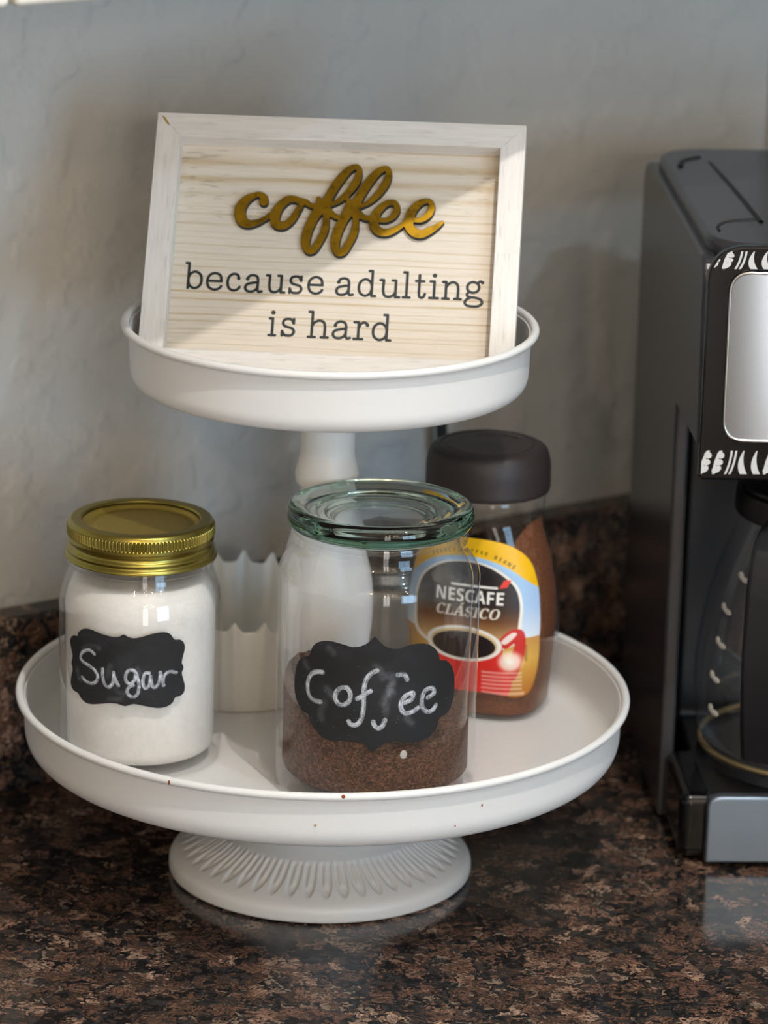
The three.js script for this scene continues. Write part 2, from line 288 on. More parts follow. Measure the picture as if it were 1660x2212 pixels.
// ---------------------------------------------------------------- framed sign on the upper tray
const GOLD = [[[-37.2,96.3,2.4],[-37.2,98.3,2.1],[-39.3,100.2,1.6],[-41.7,99.8,1.6],[-45.8,97.3,2.3],[-48.4,93.4,2.8],[-48.7,88.8,3.0],[-47.0,85.2,2.8],[-44.1,84.0,2.3],[-39.9,84.9,1.7],[-35.9,87.2,1.4],[-33.2,89.6,1.4]],[[-21.1,98.3,1.8],[-24.6,98.2,2.1],[-28.6,94.6,2.4],[-30.9,88.8,2.7],[-30.2,84.7,2.5],[-27.1,83.6,2.3],[-23.1,86.1,2.0],[-19.9,91.5,1.7],[-18.2,96.2,1.4],[-21.1,98.3,1.7]],[[-19.3,98.2,1.3],[-16.0,96.9,1.7],[-13.1,95.2,1.4],[-9.5,95.0,1.8]],[[-8.8,94.3,2.8],[-6.1,97.0,2.5],[-2.4,104.4,2.4],[2.1,112.2,2.3],[6.0,116.4,1.8],[9.0,117.3,1.4],[10.1,114.5,1.7],[8.8,108.7,2.0],[4.8,102.4,1.8],[0.8,98.3,1.4],[-2.6,96.4,1.3],[-6.7,94.7,1.8]],[[-7.8,95.1,3.0],[-11.2,88.9,2.5],[-13.9,81.2,2.5],[-14.5,74.3,2.3],[-12.7,70.5,1.8],[-10.6,71.1,2.0],[-7.6,76.1,2.0],[-5.3,82.3,2.0],[-4.9,88.4,1.7],[-5.9,93.6,2.0]],[[-9.7,99.4,1.1],[-8.6,96.9,2.1]],[[-5.2,94.0,2.0],[-1.5,90.4,1.6],[2.1,89.3,1.4],[5.9,91.8,1.8]],[[6.2,94.0,2.8],[8.9,96.7,2.5],[12.6,104.1,2.4],[17.1,111.9,2.3],[21.1,116.1,1.8],[24.0,117.0,1.4],[25.1,114.2,1.7],[23.8,108.4,2.0],[19.8,102.1,1.8],[15.8,98.0,1.4],[12.4,96.1,1.3],[8.3,94.4,1.8]],[[7.2,94.8,3.0],[3.8,88.3,2.5],[1.1,80.6,2.5],[0.5,73.8,2.3],[2.3,70.0,1.8],[4.4,70.6,2.0],[7.4,75.6,2.0],[9.7,81.8,2.0],[10.1,87.8,1.7],[9.1,93.1,2.0]],[[5.3,99.3,1.1],[6.4,96.6,2.1]],[[9.6,93.5,2.0],[13.7,90.0,1.7],[18.4,89.3,1.6]],[[20.5,89.0,1.4],[25.4,88.8,1.4],[29.3,91.7,1.7],[30.5,95.5,1.7],[28.9,98.3,1.6],[25.6,98.1,1.7],[21.6,94.6,2.1],[19.4,90.1,2.4],[19.4,85.6,2.5],[22.3,82.5,2.3],[26.5,82.2,2.0],[31.3,84.7,1.6],[34.7,87.7,1.3],[36.6,90.1,1.3]],[[38.4,89.6,1.4],[43.0,89.8,1.6],[46.9,93.1,1.8],[48.0,97.4,1.7],[46.5,100.0,1.4],[43.1,99.6,1.7],[39.2,96.1,2.3],[37.0,90.8,2.4],[37.0,86.3,2.5],[39.9,82.8,2.5],[43.4,82.0,2.3],[48.2,84.5,2.0],[51.6,86.9,1.4],[53.7,88.8,0.9]]] ;
const GLYPHS = [["b",-74.8,-65.2,48.6],["e",-63.7,-55.1,48.2],["c",-53.4,-45.7,48.2],["a",-44.3,-34.5,47.9],["u",-33.7,-23.0,48.1],["s",-22.0,-14.4,48.1],["e",-12.5,-4.1,48.2],["a",1.7,11.4,48.1],["d",12.9,22.7,48.1],["u",23.6,34.8,48.0],["l",35.3,40.0,48.1],["t",41.5,47.6,48.2],["i",48.6,54.3,48.3],["n",55.1,65.7,48.3],["g",66.4,76.6,48.8],["i",-30.7,-26.1,25.1],["s",-24.2,-16.6,25.2],["h",-10.9,0.3,25.0],["a",1.5,11.5,24.9],["r",12.0,20.5,24.9],["d",21.5,31.7,24.8]] ;
{
  const W = 0.1873, Hs = 0.1397, w = 0.0126, D = 0.0114, T = 0.0135;
  const t = thing('framed_sign', new THREE.Vector3(-0.0026, 0.2675, 0.0195), 'whitewashed wooden framed coffee sign leaning back on the upper tray', 'sign');
  t.rotation.order = 'YXZ'; t.rotation.set(-0.6, -0.0693, 0);
  const grain = (vertical) => { const g = dataTexture(512, 512, (x, y) => { const u = x / 512, v = y / 512, a = fbm(u * 6, v * 90, 90, 3, 61), b = vnoise(u * 10, v * 190, 190, 63), dark = clamp((b - 0.66) * 3.5) * clamp((vnoise(u * 12, v * 60, 60, 67) - 0.3) * 2); const c = 226 + (a - 0.5) * 16 - dark * 26; return [c + 1, c - 3, c - 8]; }, true); if (vertical) { g.center.set(0, 0); g.rotation = Math.PI / 2; } g.repeat.set(9, 9); return g; };
  const railAcross = std(0xffffff, 0.62, 0, { map: grain(false) }), railUp = std(0xffffff, 0.62, 0, { map: grain(true) });
  // four mitred rails
  const rail = (len) => { const s = new THREE.Shape(); s.moveTo(-len / 2, 0); s.lineTo(len / 2, 0); s.lineTo(len / 2 - w, w); s.lineTo(-len / 2 + w, w); s.closePath(); return metreUV(extrude(s, T - 0.0008, 0.0004, 2).translate(0, 0, -T + 0.0004)); };
  const r1 = part('frame_rail', rail(W), railAcross, t);
  const r2 = part('frame_rail', rail(W), railAcross, t, [0, Hs, 0]); r2.rotation.z = Math.PI;
  const side = rail(Hs);
  const r3 = part('frame_rail', side, railAcross, t, [-W / 2, Hs / 2, 0]); r3.rotation.z = -Math.PI / 2;
  const r4 = part('frame_rail', side, railAcross, t, [W / 2, Hs / 2, 0]); r4.rotation.z = Math.PI / 2;
  // printed board
  const pw = W - 2 * w + 0.002, ph = Hs - 2 * w + 0.002, CW = 1660, CH = Math.round(CW * ph / pw), k = CW / (pw * 1000);
  const X = (mm) => (mm + pw * 500) * k, Y = (mm) => CH - (mm - w * 1000 + 1) * k;
  const print = canvasTexture(CW, CH, (g) => {
    const im = g.createImageData(CW, CH), d = im.data, bands = [];
    for (let i = 0; i < 26; i++) bands.push([i < 6 ? rnd() * 0.3 : 0.3 + (i - 6) / 20 * 0.7 + (rnd() - 0.5) * 0.02, 0.0015 + rnd() * (i < 6 ? 0.02 : 0.0035), 10 + rnd() * 22, rnd() * 9]);
    for (let y = 0; y < CH; y++) for (let x = 0; x < CW; x++) {
      const u = x / CW, v = y / CH, vv = v + (fbm(u * 3, v * 3, 64, 2, 71) - 0.5) * 0.018; let c = [216, 206, 192];
      let s = 0; for (const b of bands) { const q = (vv - b[0]) / b[1]; if (q > -3 && q < 3) s += b[2] * Math.exp(-q * q) * (0.45 + vnoise(u * 7 + b[3], v * 40, 64, 73)); }
      const f = (fbm(u * 14, v * 170, 512, 3, 77) - 0.5) * 16 + (hash(x, y, 79) - 0.5) * 6, rough = v < 0.36 ? clamp((fbm(u * 22, v * 70, 512, 3, 81) - 0.6) * 6) * clamp((vnoise(u * 4, v * 6, 64, 83) - 0.35) * 3) * 26 : 0;
      const o = (y * CW + x) * 4; d[o] = c[0] - s * 0.75 + f - rough; d[o + 1] = c[1] - s * 1.05 + f - rough; d[o + 2] = c[2] - s * 1.6 + f - rough; d[o + 3] = 255;
    }
    g.putImageData(im, 0, 0);
    // typewriter lettering: even strokes with slabs
    const xh = 10.3, asc = 14.8, sw = 1.42; g.strokeStyle = '#131a1a'; g.fillStyle = '#131a1a'; g.lineCap = 'round'; g.lineJoin = 'round'; g.lineWidth = sw * k;
    for (const [ch, a, b, base] of GLYPHS) {
      const wd = b - a - sw, P = (x, y) => [X(a + sw / 2 + x * wd), Y(base + y * (xh - sw) / 1 + sw / 2)];
      const line = (...p) => { g.beginPath(); p.forEach((q, i) => g[i ? 'lineTo' : 'moveTo'](...P(...q))); g.stroke(); };
      const curve = (pts, close) => { const s = smooth(pts, 10, close); g.beginPath(); s.forEach((q, i) => g[i ? 'lineTo' : 'moveTo'](...P(q[0], q[1]))); g.stroke(); };
      const slab = (x0, x1, y) => line([x0, y], [x1, y]); const A = (asc - sw) / (xh - sw);
      const ball = (x, y, r = 0.95) => { g.beginPath(); g.arc(...P(x, y), r * k, 0, 7); g.fill(); };
      const bowl = (x0, x1, y0, y1) => curve([[(x0 + x1) / 2, y1], [x0 + (x1 - x0) * 0.12, y1 - (y1 - y0) * 0.16], [x0, (y0 + y1) / 2], [x0 + (x1 - x0) * 0.12, y0 + (y1 - y0) * 0.16], [(x0 + x1) / 2, y0], [x1 - (x1 - x0) * 0.12, y0 + (y1 - y0) * 0.16], [x1, (y0 + y1) / 2], [x1 - (x1 - x0) * 0.12, y1 - (y1 - y0) * 0.16]], true);
      if (ch === 'b') { line([0.18, 0], [0.18, A]); slab(0, 0.18, A); bowl(0.18, 1, 0, 1); }
      if (ch === 'd') { line([0.78, A], [0.78, 0]); slab(0.6, 0.78, A); slab(0.78, 1, 0); bowl(0, 0.78, 0, 1); }
      if (ch === 'e') { line([0.02, 0.52], [1, 0.52]); curve([[1, 0.52], [0.9, 0.86], [0.52, 1], [0.14, 0.85], [0, 0.5], [0.14, 0.14], [0.52, 0], [0.85, 0.08], [1, 0.22]]); }
      if (ch === 'c') { curve([[0.9, 0.72], [0.8, 0.92], [0.5, 1], [0.13, 0.85], [0, 0.5], [0.13, 0.14], [0.5, 0], [0.82, 0.07], [1, 0.22]]); ball(0.88, 0.74); }
      if (ch === 'a') { curve([[0.1, 0.78], [0.2, 0.93], [0.42, 1], [0.66, 0.93], [0.74, 0.72], [0.74, 0.14], [0.82, 0.01], [1, 0.04]]); curve([[0.74, 0.58], [0.4, 0.53], [0.08, 0.42], [0, 0.22], [0.1, 0.05], [0.34, 0], [0.58, 0.08], [0.74, 0.26]]); ball(0.11, 0.76); }
      if (ch === 'u') { slab(0, 0.17, 1); curve([[0.17, 1], [0.17, 0.3], [0.26, 0.06], [0.46, 0], [0.68, 0.1], [0.8, 0.3]]); line([0.8, 1], [0.8, 0]); slab(0.62, 0.8, 1); slab(0.8, 1, 0); }
      if (ch === 'n') { slab(0, 0.17, 1); line([0.17, 1], [0.17, 0]); slab(0, 0.34, 0); curve([[0.17, 0.66], [0.3, 0.88], [0.54, 1], [0.76, 0.9], [0.83, 0.66], [0.83, 0]]); slab(0.66, 1, 0); }
      if (ch === 'h') { slab(0, 0.17, A); line([0.17, A], [0.17, 0]); slab(0, 0.34, 0); curve([[0.17, 0.66], [0.3, 0.88], [0.54, 1], [0.76, 0.9], [0.83, 0.66], [0.83, 0]]); slab(0.66, 1, 0); }
      if (ch === 'r') { slab(0, 0.3, 1); line([0.3, 1], [0.3, 0]); slab(0, 0.6, 0); curve([[0.3, 0.62], [0.45, 0.9], [0.68, 1], [0.9, 0.92]]); ball(0.92, 0.84); }
      if (ch === 's') { curve([[0.9, 0.76], [0.74, 0.96], [0.46, 1], [0.14, 0.92], [0.06, 0.74], [0.2, 0.57], [0.5, 0.5], [0.84, 0.42], [0.97, 0.24], [0.82, 0.05], [0.5, 0], [0.18, 0.05], [0.03, 0.24]]); line([0.92, 1], [0.92, 0.74]); line([0.02, 0], [0.02, 0.26]); }
      if (ch === 'l') { slab(0, 0.5, A); line([0.5, A], [0.5, 0]); slab(0, 1, 0); }
      if (ch === 'i') { slab(0.05, 0.5, 1); line([0.5, 1], [0.5, 0]); slab(0, 1, 0); ball(0.5, 1.36, 1.15); }
      if (ch === 't') { line([0.36, 1.36], [0.36, 0.3]); slab(0, 0.86, 1); curve([[0.36, 0.35], [0.42, 0.08], [0.64, 0], [0.88, 0.07], [1, 0.24]]); }
      if (ch === 'g') { bowl(0.1, 0.78, 0.36, 1); curve([[0.68, 0.9], [0.82, 1.05], [0.98, 1.0]]); ball(0.96, 0.98, 0.85); curve([[0.22, 0.42], [0.1, 0.24], [0.2, 0.1], [0.6, 0.06], [0.92, -0.06], [0.98, -0.26], [0.82, -0.42], [0.46, -0.47], [0.1, -0.4], [0, -0.24], [0.1, -0.06], [0.3, 0.06]]); }
    }
    // worn ink: specks of the board through the print
    const ink = g.getImageData(0, 0, CW, CH), e = ink.data;
    for (let y = 0; y < CH; y++) for (let x = 0; x < CW; x++) { const o = (y * CW + x) * 4; if (e[o] < 90 && hash(x >> 1, y >> 1, 91) > 0.9) { e[o] += 45; e[o + 1] += 40; e[o + 2] += 34; } }
    g.putImageData(ink, 0, 0);
  });
  const bg = box(pw, ph, 0.0019, 0, Hs / 2, -D - 0.00095);
  const plain = std(0xcfc4b4, 0.7);
  const board = part('printed_board', bg, [plain, plain, plain, plain, std(0xffffff, 0.62, 0, { map: print }), plain], t);
  // raised script lettering: strokes of varying width joined into one outline
  const cell = 0.3, pad = 4; let x0 = 1e9, y0 = 1e9, x1 = -1e9, y1 = -1e9; const segs = [];
  for (const s of GOLD) { const q = smooth(s, 5); for (let i = 1; i < q.length; i++) { segs.push([...q[i - 1], ...q[i]]); for (const p of [q[i - 1], q[i]]) { x0 = Math.min(x0, p[0] - pad); x1 = Math.max(x1, p[0] + pad); y0 = Math.min(y0, p[1] - pad); y1 = Math.max(y1, p[1] + pad); } } }
  const nx = Math.ceil((x1 - x0) / cell), ny = Math.ceil((y1 - y0) / cell), F = new Float32Array((nx + 1) * (ny + 1)).fill(9);
  for (const [ax, ay, aw, bx, by, bw] of segs) {
    const R = Math.max(aw, bw) + 1.2, i0 = Math.max(0, Math.floor((Math.min(ax, bx) - R - x0) / cell)), i1 = Math.min(nx, Math.ceil((Math.max(ax, bx) + R - x0) / cell)), j0 = Math.max(0, Math.floor((Math.min(ay, by) - R - y0) / cell)), j1 = Math.min(ny, Math.ceil((Math.max(ay, by) + R - y0) / cell)), dx = bx - ax, dy = by - ay, L = dx * dx + dy * dy || 1e-9;
    for (let j = j0; j <= j1; j++) for (let i = i0; i <= i1; i++) { const px = x0 + i * cell - ax, py = y0 + j * cell - ay, h = clamp((px * dx + py * dy) / L), v = Math.hypot(px - dx * h, py - dy * h) - lerp(aw, bw, h), o = j * (nx + 1) + i; if (v < F[o]) F[o] = v; }
  }
  const next = new Map(), key = (p) => Math.round(p[0] * 1e4) + ',' + Math.round(p[1] * 1e4);
  for (let j = 0; j < ny; j++) for (let i = 0; i < nx; i++) {     // marching squares, the inside kept on the left
    const c = [[i, j], [i + 1, j], [i + 1, j + 1], [i, j + 1]], f = c.map(([a, b]) => F[b * (nx + 1) + a]), cut = (a, b) => { const lo = c[a][0] + c[a][1] * 9999 < c[b][0] + c[b][1] * 9999 ? [a, b] : [b, a], q = f[lo[0]] / (f[lo[0]] - f[lo[1]]); return [x0 + cell * lerp(c[lo[0]][0], c[lo[1]][0], q), y0 + cell * lerp(c[lo[0]][1], c[lo[1]][1], q)]; };
    const ins = [], outs = [];
    for (let e = 0; e < 4; e++) { const a = e, b = (e + 1) % 4; if (f[a] < 0 && f[b] >= 0) outs.push(cut(a, b)); if (f[a] >= 0 && f[b] < 0) ins.push(cut(a, b)); }
    if (outs.length === 1) next.set(key(outs[0]), [outs[0], ins[0]]);
    if (outs.length === 2) for (let e = 0; e < 2; e++) next.set(key(outs[e]), [outs[e], ins[e]]);
  }
  const loops = [];
  while (next.size) { const [k0, v0] = next.entries().next().value; let cur = v0, kk = k0; const loop = []; while (next.has(kk)) { next.delete(kk); loop.push(cur[0]); kk = key(cur[1]); cur = next.get(kk); } if (loop.length > 12) loops.push(loop); }
  const area = (l) => l.reduce((s, p, i) => { const q = l[(i + 1) % l.length]; return s + p[0] * q[1] - q[0] * p[1]; }, 0) / 2;
  const soft = (l) => l.map((p, i) => { const a = l[(i + l.length - 1) % l.length], b = l[(i + 1) % l.length]; return new THREE.Vector2((a[0] + 2 * p[0] + b[0]) / 4000, (a[1] + 2 * p[1] + b[1]) / 4000); }).filter((_, i) => i % 2 === 0);
  loops.sort((a, b) => Math.abs(area(b)) - Math.abs(area(a)));
  const word = new THREE.Shape(soft(loops[0])); for (const l of loops.slice(1)) if (area(l) * area(loops[0]) < 0) word.holes.push(new THREE.Path(soft(l)));
  const tarnish = dataTexture(256, 256, (x, y) => { const a = fbm(x / 256 * 9, y / 256 * 9, 9, 4, 95), b = clamp((fbm(x / 256 * 20, y / 256 * 20, 20, 3, 97) - 0.62) * 7); const c = 0.82 + (a - 0.5) * 0.3 - b * 0.12; return [196 * c, 150 * c, 30 * c]; }, true); tarnish.repeat.set(18, 18);
  const goldFace = std(0xffffff, 0.34, 0.85, { map: tarnish }), blackEdge = std(0x14140f, 0.6);
  part('gold_word', extrude(word, 0.003, 0.0002, 1), [goldFace, blackEdge], t, [0, 0, -D - 0.0001]);
  const leg = part('easel_leg', rbox(0.05, 0.082, 0.003, 0.0008, 0, -0.041, 0), plain, t, [0, 0.082, -T - 0.001]); leg.rotation.x = 1.05;
  part('glue_stain', new THREE.SphereGeometry(1, 10, 8).scale(0.0006, 0.0032, 0.0002), std(0xb08a2c, 0.6), t, [-W / 2 + 0.0045, Hs - 0.0045, 0.0001]).rotation.z = 0.62;
}
// ---------------------------------------------------------------- chalk labels
function chalkLabel(edge, strokes, smudges, wide, name, parent, R, base) {
  const e = smooth(edge, 3, true).map((p) => [p[0] / 1000, p[1] / 1000 - base]);
  let x0 = 9, y0 = 9, x1 = -9, y1 = -9; for (const p of e) { x0 = Math.min(x0, p[0]); x1 = Math.max(x1, p[0]); y0 = Math.min(y0, p[1]); y1 = Math.max(y1, p[1]); }
  const CW = 1024, CH = Math.round(CW * (y1 - y0) / (x1 - x0)), k = CW / (x1 - x0);
  const tex = canvasTexture(CW, CH, (g) => {
    g.fillStyle = '#111113'; g.fillRect(0, 0, CW, CH);
    const P = (p) => [(p[0] / 1000 - x0) * k, CH - (p[1] / 1000 - base - y0) * k];
    g.lineCap = 'round'; g.lineJoin = 'round';
    const draw = (s, w, style) => { g.strokeStyle = style; g.lineWidth = w / 1000 * k; const q = s.length > 2 ? smooth(s, 8) : s; g.beginPath(); q.forEach((p, i) => g[i ? 'lineTo' : 'moveTo'](...P(p))); g.stroke(); };
    for (const s of smudges) for (let i = 5; i > 0; i--) draw(s, wide * (0.5 + i * 0.32), 'rgba(196,202,212,0.05)');
    for (const s of strokes) { draw(s, wide * 1.25, 'rgba(190,196,206,0.12)'); draw(s, wide, 'rgba(196,200,206,0.72)'); for (let i = 0; i < 4; i++) { const dx = (rnd() - 0.5) * wide * 0.7, dy = (rnd() - 0.5) * wide * 0.7; draw(s.map((p) => [p[0] + dx, p[1] + dy]), wide * 0.16, 'rgba(236,238,240,0.5)'); } }
    const im = g.getImageData(0, 0, CW, CH), d = im.data;     // tooth of the chalk, dust and flecks
    for (let y = 0; y < CH; y++) for (let x = 0; x < CW; x++) {
      const o = (y * CW + x) * 4, v = (d[o] - 17) / 181, tooth = clamp(0.5 + (hash(x >> 1, y >> 1, 101) - 0.5) * 1.1 + (fbm(x / 26, y / 26, 4096, 2, 103) - 0.45) * 1.2), dust = clamp((fbm(x / 170, y / 120, 512, 3, 105) - 0.5) * 3) * (0.5 + hash(x, y, 107)) * 15, fleck = hash(x >> 2, y >> 2, 109) > 0.9993 ? 90 : 0;
      const a = clamp(v * (0.42 + tooth * 0.75)); d[o] = 16 + a * 180 + dust + fleck; d[o + 1] = 16 + a * 184 + dust + fleck; d[o + 2] = 18 + a * 188 + dust * 1.15 + fleck;
    }
    g.putImageData(im, 0, 0);
  });
  const geo = bentSheet(e, (u, v, h) => [Math.sin(u / R) * (R + h), v, Math.cos(u / R) * (R + h)], 0.0012, [x0, y0, x1, y1], 0.00025);
  return part(name, geo, std(0xffffff, 0.72, 0, { map: tex }), parent);
}
const SUGAR_EDGE = [[-32.5,142.3],[-31.7,144.2],[-29.2,146.5],[-26.4,147.5],[-22.8,147.6],[-18.4,146.7],[-14.2,146.1],[-9.9,145.7],[-7.5,146.4],[-5.6,147.5],[-3.4,146.4],[-0.8,145.8],[2.9,146.4],[8.5,148.0],[13.8,148.5],[17.3,147.5],[20.1,144.0],[23.0,143.6],[25.2,141.5],[25.6,138.2],[24.6,134.5],[24.0,131.4],[25.1,128.7],[24.1,126.3],[24.7,123.4],[25.8,119.3],[25.4,115.8],[23.2,114.2],[20.5,113.8],[19.1,111.3],[16.3,109.7],[12.1,109.2],[7.9,109.9],[3.1,111.0],[-0.7,111.6],[-4.8,110.3],[-8.6,111.2],[-12.5,111.1],[-17.5,110.0],[-23.3,108.7],[-27.2,108.9],[-30.3,110.7],[-32.0,112.4],[-35.7,113.0],[-38.0,115.3],[-37.7,119.3],[-36.4,123.7],[-37.3,127.0],[-36.4,130.8],[-37.6,134.4],[-38.7,137.6],[-37.6,140.3],[-35.3,141.8]] ;
const SUGAR_CHALK = [[[-21.2,135.4],[-23.3,136.7],[-26.1,136.3],[-29.2,134.2],[-30.0,131.3],[-28.2,129.8],[-24.2,128.7],[-21.0,127.0],[-19.2,124.1],[-20.1,121.2],[-22.8,119.7],[-26.2,120.0],[-29.0,121.7]],[[-16.5,128.5],[-16.4,124.6],[-15.4,120.8],[-13.4,119.4],[-11.4,121.0],[-10.6,124.6],[-10.6,127.4],[-10.0,124.7],[-9.0,122.4],[-8.1,120.8]],[[0.4,128.1],[-0.7,129.2],[-3.0,129.1],[-4.4,126.7],[-4.3,123.6],[-2.6,122.1],[-0.3,123.8],[0.6,127.7],[1.6,124.2],[2.1,120.7],[1.2,116.7],[-0.7,115.3],[-2.9,116.2],[-3.7,118.5],[-2.6,120.6],[-0.7,121.4]],[[7.1,127.7],[5.2,127.7],[4.1,125.0],[4.1,121.9],[5.2,119.9],[7.1,121.4],[7.8,126.1],[8.2,122.5],[9.4,120.1],[10.9,120.8],[12.2,123.5],[12.7,127.8]],[[12.5,127.8],[13.7,124.1],[14.3,120.9]],[[13.9,123.3],[15.0,126.4],[17.4,127.7],[21.0,126.7]]] ;
const SUGAR_SMUDGE = [[[-12.4,131.1],[-13.0,128.7],[-13.7,125.4]],[[-9.8,119.2],[-8.2,117.4],[-5.2,116.9]],[[-28.7,136.7],[-23.7,139.2],[-18.4,138.8]],[[-32.6,125.1],[-31.7,122.2],[-30.3,119.8]],[[1.1,130.1],[2.2,127.8]],[[-12.9,113.3],[-7.1,114.0]]] ;
const COFFEE_EDGE = [[-35.3,148.0],[-34.4,151.2],[-31.8,154.7],[-27.2,156.9],[-22.5,157.5],[-16.9,156.9],[-12.0,156.1],[-8.4,156.7],[-4.8,158.6],[-2.8,160.5],[-1.3,161.9],[0.8,159.9],[3.9,157.2],[7.5,156.0],[11.1,156.0],[15.3,157.3],[20.8,157.7],[25.4,156.8],[29.7,153.9],[32.0,150.2],[32.6,147.7],[36.5,146.6],[39.8,143.7],[42.3,138.8],[43.0,132.6],[42.5,126.2],[40.4,121.2],[36.8,118.7],[33.5,117.7],[32.3,114.2],[29.9,110.8],[25.7,108.5],[19.4,107.2],[14.5,107.8],[9.2,108.7],[5.0,107.8],[1.5,105.6],[-1.3,102.6],[-3.7,105.5],[-6.8,107.7],[-11.0,108.4],[-17.5,107.4],[-23.1,106.7],[-27.9,108.2],[-31.8,111.2],[-34.9,114.8],[-35.7,117.3],[-39.7,118.2],[-43.3,121.3],[-45.5,125.6],[-46.1,130.9],[-45.4,137.1],[-43.4,142.6],[-40.3,145.6]] ;
const COFFEE_CHALK = [[[-27.4,141.0],[-30.5,140.6],[-34.1,138.5],[-36.1,134.7],[-36.3,130.3],[-34.8,126.8],[-31.5,125.5],[-28.3,125.6]],[[-14.8,135.2],[-17.5,134.6],[-19.7,132.1],[-20.2,128.8],[-18.4,126.3],[-15.7,126.2],[-13.1,128.7],[-12.6,132.5],[-14.3,135.3]],[[0.1,145.0],[-2.4,143.6],[-4.9,140.2],[-5.9,135.3],[-6.0,129.9],[-6.1,124.4],[-7.1,119.4],[-9.6,116.5],[-12.3,116.8],[-13.1,118.0]],[[-9.1,130.1],[-6.3,132.0],[-2.8,134.4]],[[15.0,140.0],[13.6,142.6],[10.4,142.7]],[[4.5,119.8],[3.3,116.6],[1.3,115.5],[-0.6,117.1],[-1.1,118.7]],[[14.0,128.2],[17.7,130.0],[18.2,132.7],[15.5,132.4],[12.8,129.9],[12.2,125.6],[14.1,123.0],[17.9,123.2],[21.1,125.0]],[[26.2,129.5],[29.8,131.6],[28.5,134.0],[24.9,133.5],[23.0,129.9],[23.4,125.0],[26.4,122.1],[29.5,122.9],[31.0,124.9]]] ;
const COFFEE_SMUDGE = [[[-24.1,153.6],[-21.8,151.8]],[[-38.8,143.8],[-36.6,141.1]],[[-24.9,133.4],[-21.3,129.1]],[[3.0,141.5],[1.1,145.9],[-0.5,147.4]],[[7.9,137.7],[5.5,131.2],[4.7,123.1]],[[-27.5,117.0],[-28.2,119.1],[-25.9,125.6]],[[15.2,120.4],[18.0,117.5]],[[7.5,133.4],[8.1,133.4]],[[9.9,142.0],[5.8,142.6]],[[7.9,139.9],[3.0,128.5]]] ;
// ---------------------------------------------------------------- jar of sugar
{
  const at = new THREE.Vector3(-0.092, TRAY_FLOOR, 0.0268), t = thing('sugar_jar', at, 'small glass mason jar of white sugar with a gold screw lid', 'jar');
  const outer = [[0.0001, 0.0022], [0.026, 0.0016, 0.004], [0.03, 0, 0.002], [0.041, 0.0005, 0.011], [0.041, 0.088, 0.016], [0.0362, 0.1005, 0.006], [0.0355, 0.1035, 0.002], [0.0372, 0.1045, 0.001], [0.0372, 0.1068, 0.001], [0.0345, 0.108, 0.002], [0.0345, 0.122]];
  const inner = [[0.0001, 0.0062], [0.0375, 0.0058, 0.008], [0.0382, 0.087, 0.015], [0.0325, 0.101, 0.008], [0.0322, 0.122]];
  const body = part('glass_body', lathe(outer, 112, 8), M.glass, t);
  part('inner_wall', lathe(inner.slice().reverse(), 112, 8), M.glass, body);
  // screw band: knurled upper edge, groove, thread bead, curled hem
  const KN = 118, prof = fillet([[0.0292, 0.1252], [0.0298, 0.1263, 0.0006], [0.0355, 0.1263, 0.0022], [0.0366, 0.1236, 0.0008], [0.0366, 0.119, 0.0004], [0.0366, 0.1162, 0.0008], [0.0355, 0.1146, 0.0008], [0.0358, 0.113, 0.0006], [0.0372, 0.1118, 0.0008], [0.0365, 0.1098, 0.0008], [0.0378, 0.1088, 0.0006], [0.0384, 0.1075, 0.0008], [0.0372, 0.1068, 0.0006], [0.0362, 0.1075]], 5);
  const P = []; for (let i = 1; i < prof.length; i++) { const n = Math.max(1, Math.ceil(prof[i].distanceTo(prof[i - 1]) / 0.0005)); for (let k = 0; k < n; k++) P.push(prof[i - 1].clone().lerp(prof[i], k / n)); } P.push(prof[prof.length - 1]);
  part('screw_band', surface((u, v) => { const p = P[Math.round(v * (P.length - 1))], a = -u * Math.PI * 2, q = clamp((p.y - 0.1186) * 2500) * clamp((0.1238 - p.y) * 2500) * (p.x > 0.036 ? 1 : 0), c = Math.cos(u * KN * Math.PI * 2), r = p.x + q * 0.00045 * clamp(c * 1.6 + 0.3, -1, 1); return [Math.sin(a) * r, p.y, Math.cos(a) * r]; }, KN * 8, P.length - 1, true), M.brass, t);
  part('lid_disc', lathe([[0.0345, 0.1235], [0.0298, 0.1245, 0.0008], [0.0285, 0.1243, 0.0006], [0.027, 0.1226, 0.0008], [0.024, 0.1226, 0.0006], [0.023, 0.1231, 0.0006], [0.0001, 0.1231]].reverse(), 96, 5), phys({ color: 0xab9444, roughness: 0.4, metalness: 0.75 }), t);
  chalkLabel(SUGAR_EDGE, SUGAR_CHALK, SUGAR_SMUDGE, 1.75, 'chalk_label', t, 0.04105, TRAY_FLOOR).userData.label = 'black chalkboard label reading Sugar';
  // the sugar inside
  const grains = dataTexture(512, 512, (x, y) => { const h = hash(x, y, 111), c = 226 + (h - 0.5) * 22 + (fbm(x / 512 * 20, y / 512 * 20, 20, 3, 113) - 0.5) * 10; return [c, c - 4, c - 10]; }, true); grains.repeat.set(5, 4);
  const top = fillet([[0.0001, 0.0065], [0.0371, 0.0063, 0.007], [0.0378, 0.0865, 0.014], [0.0335, 0.0965, 0.004], [0.02, 0.0975, 0.01], [0.0001, 0.098]], 8);
  solo('sugar', new THREE.LatheGeometry(evenly(top, 0.003), 96), std(0xffffff, 0.9, 0, { map: grains }), at, 'white granulated sugar filling the gold lidded jar', 'sugar', 'stuff');
}
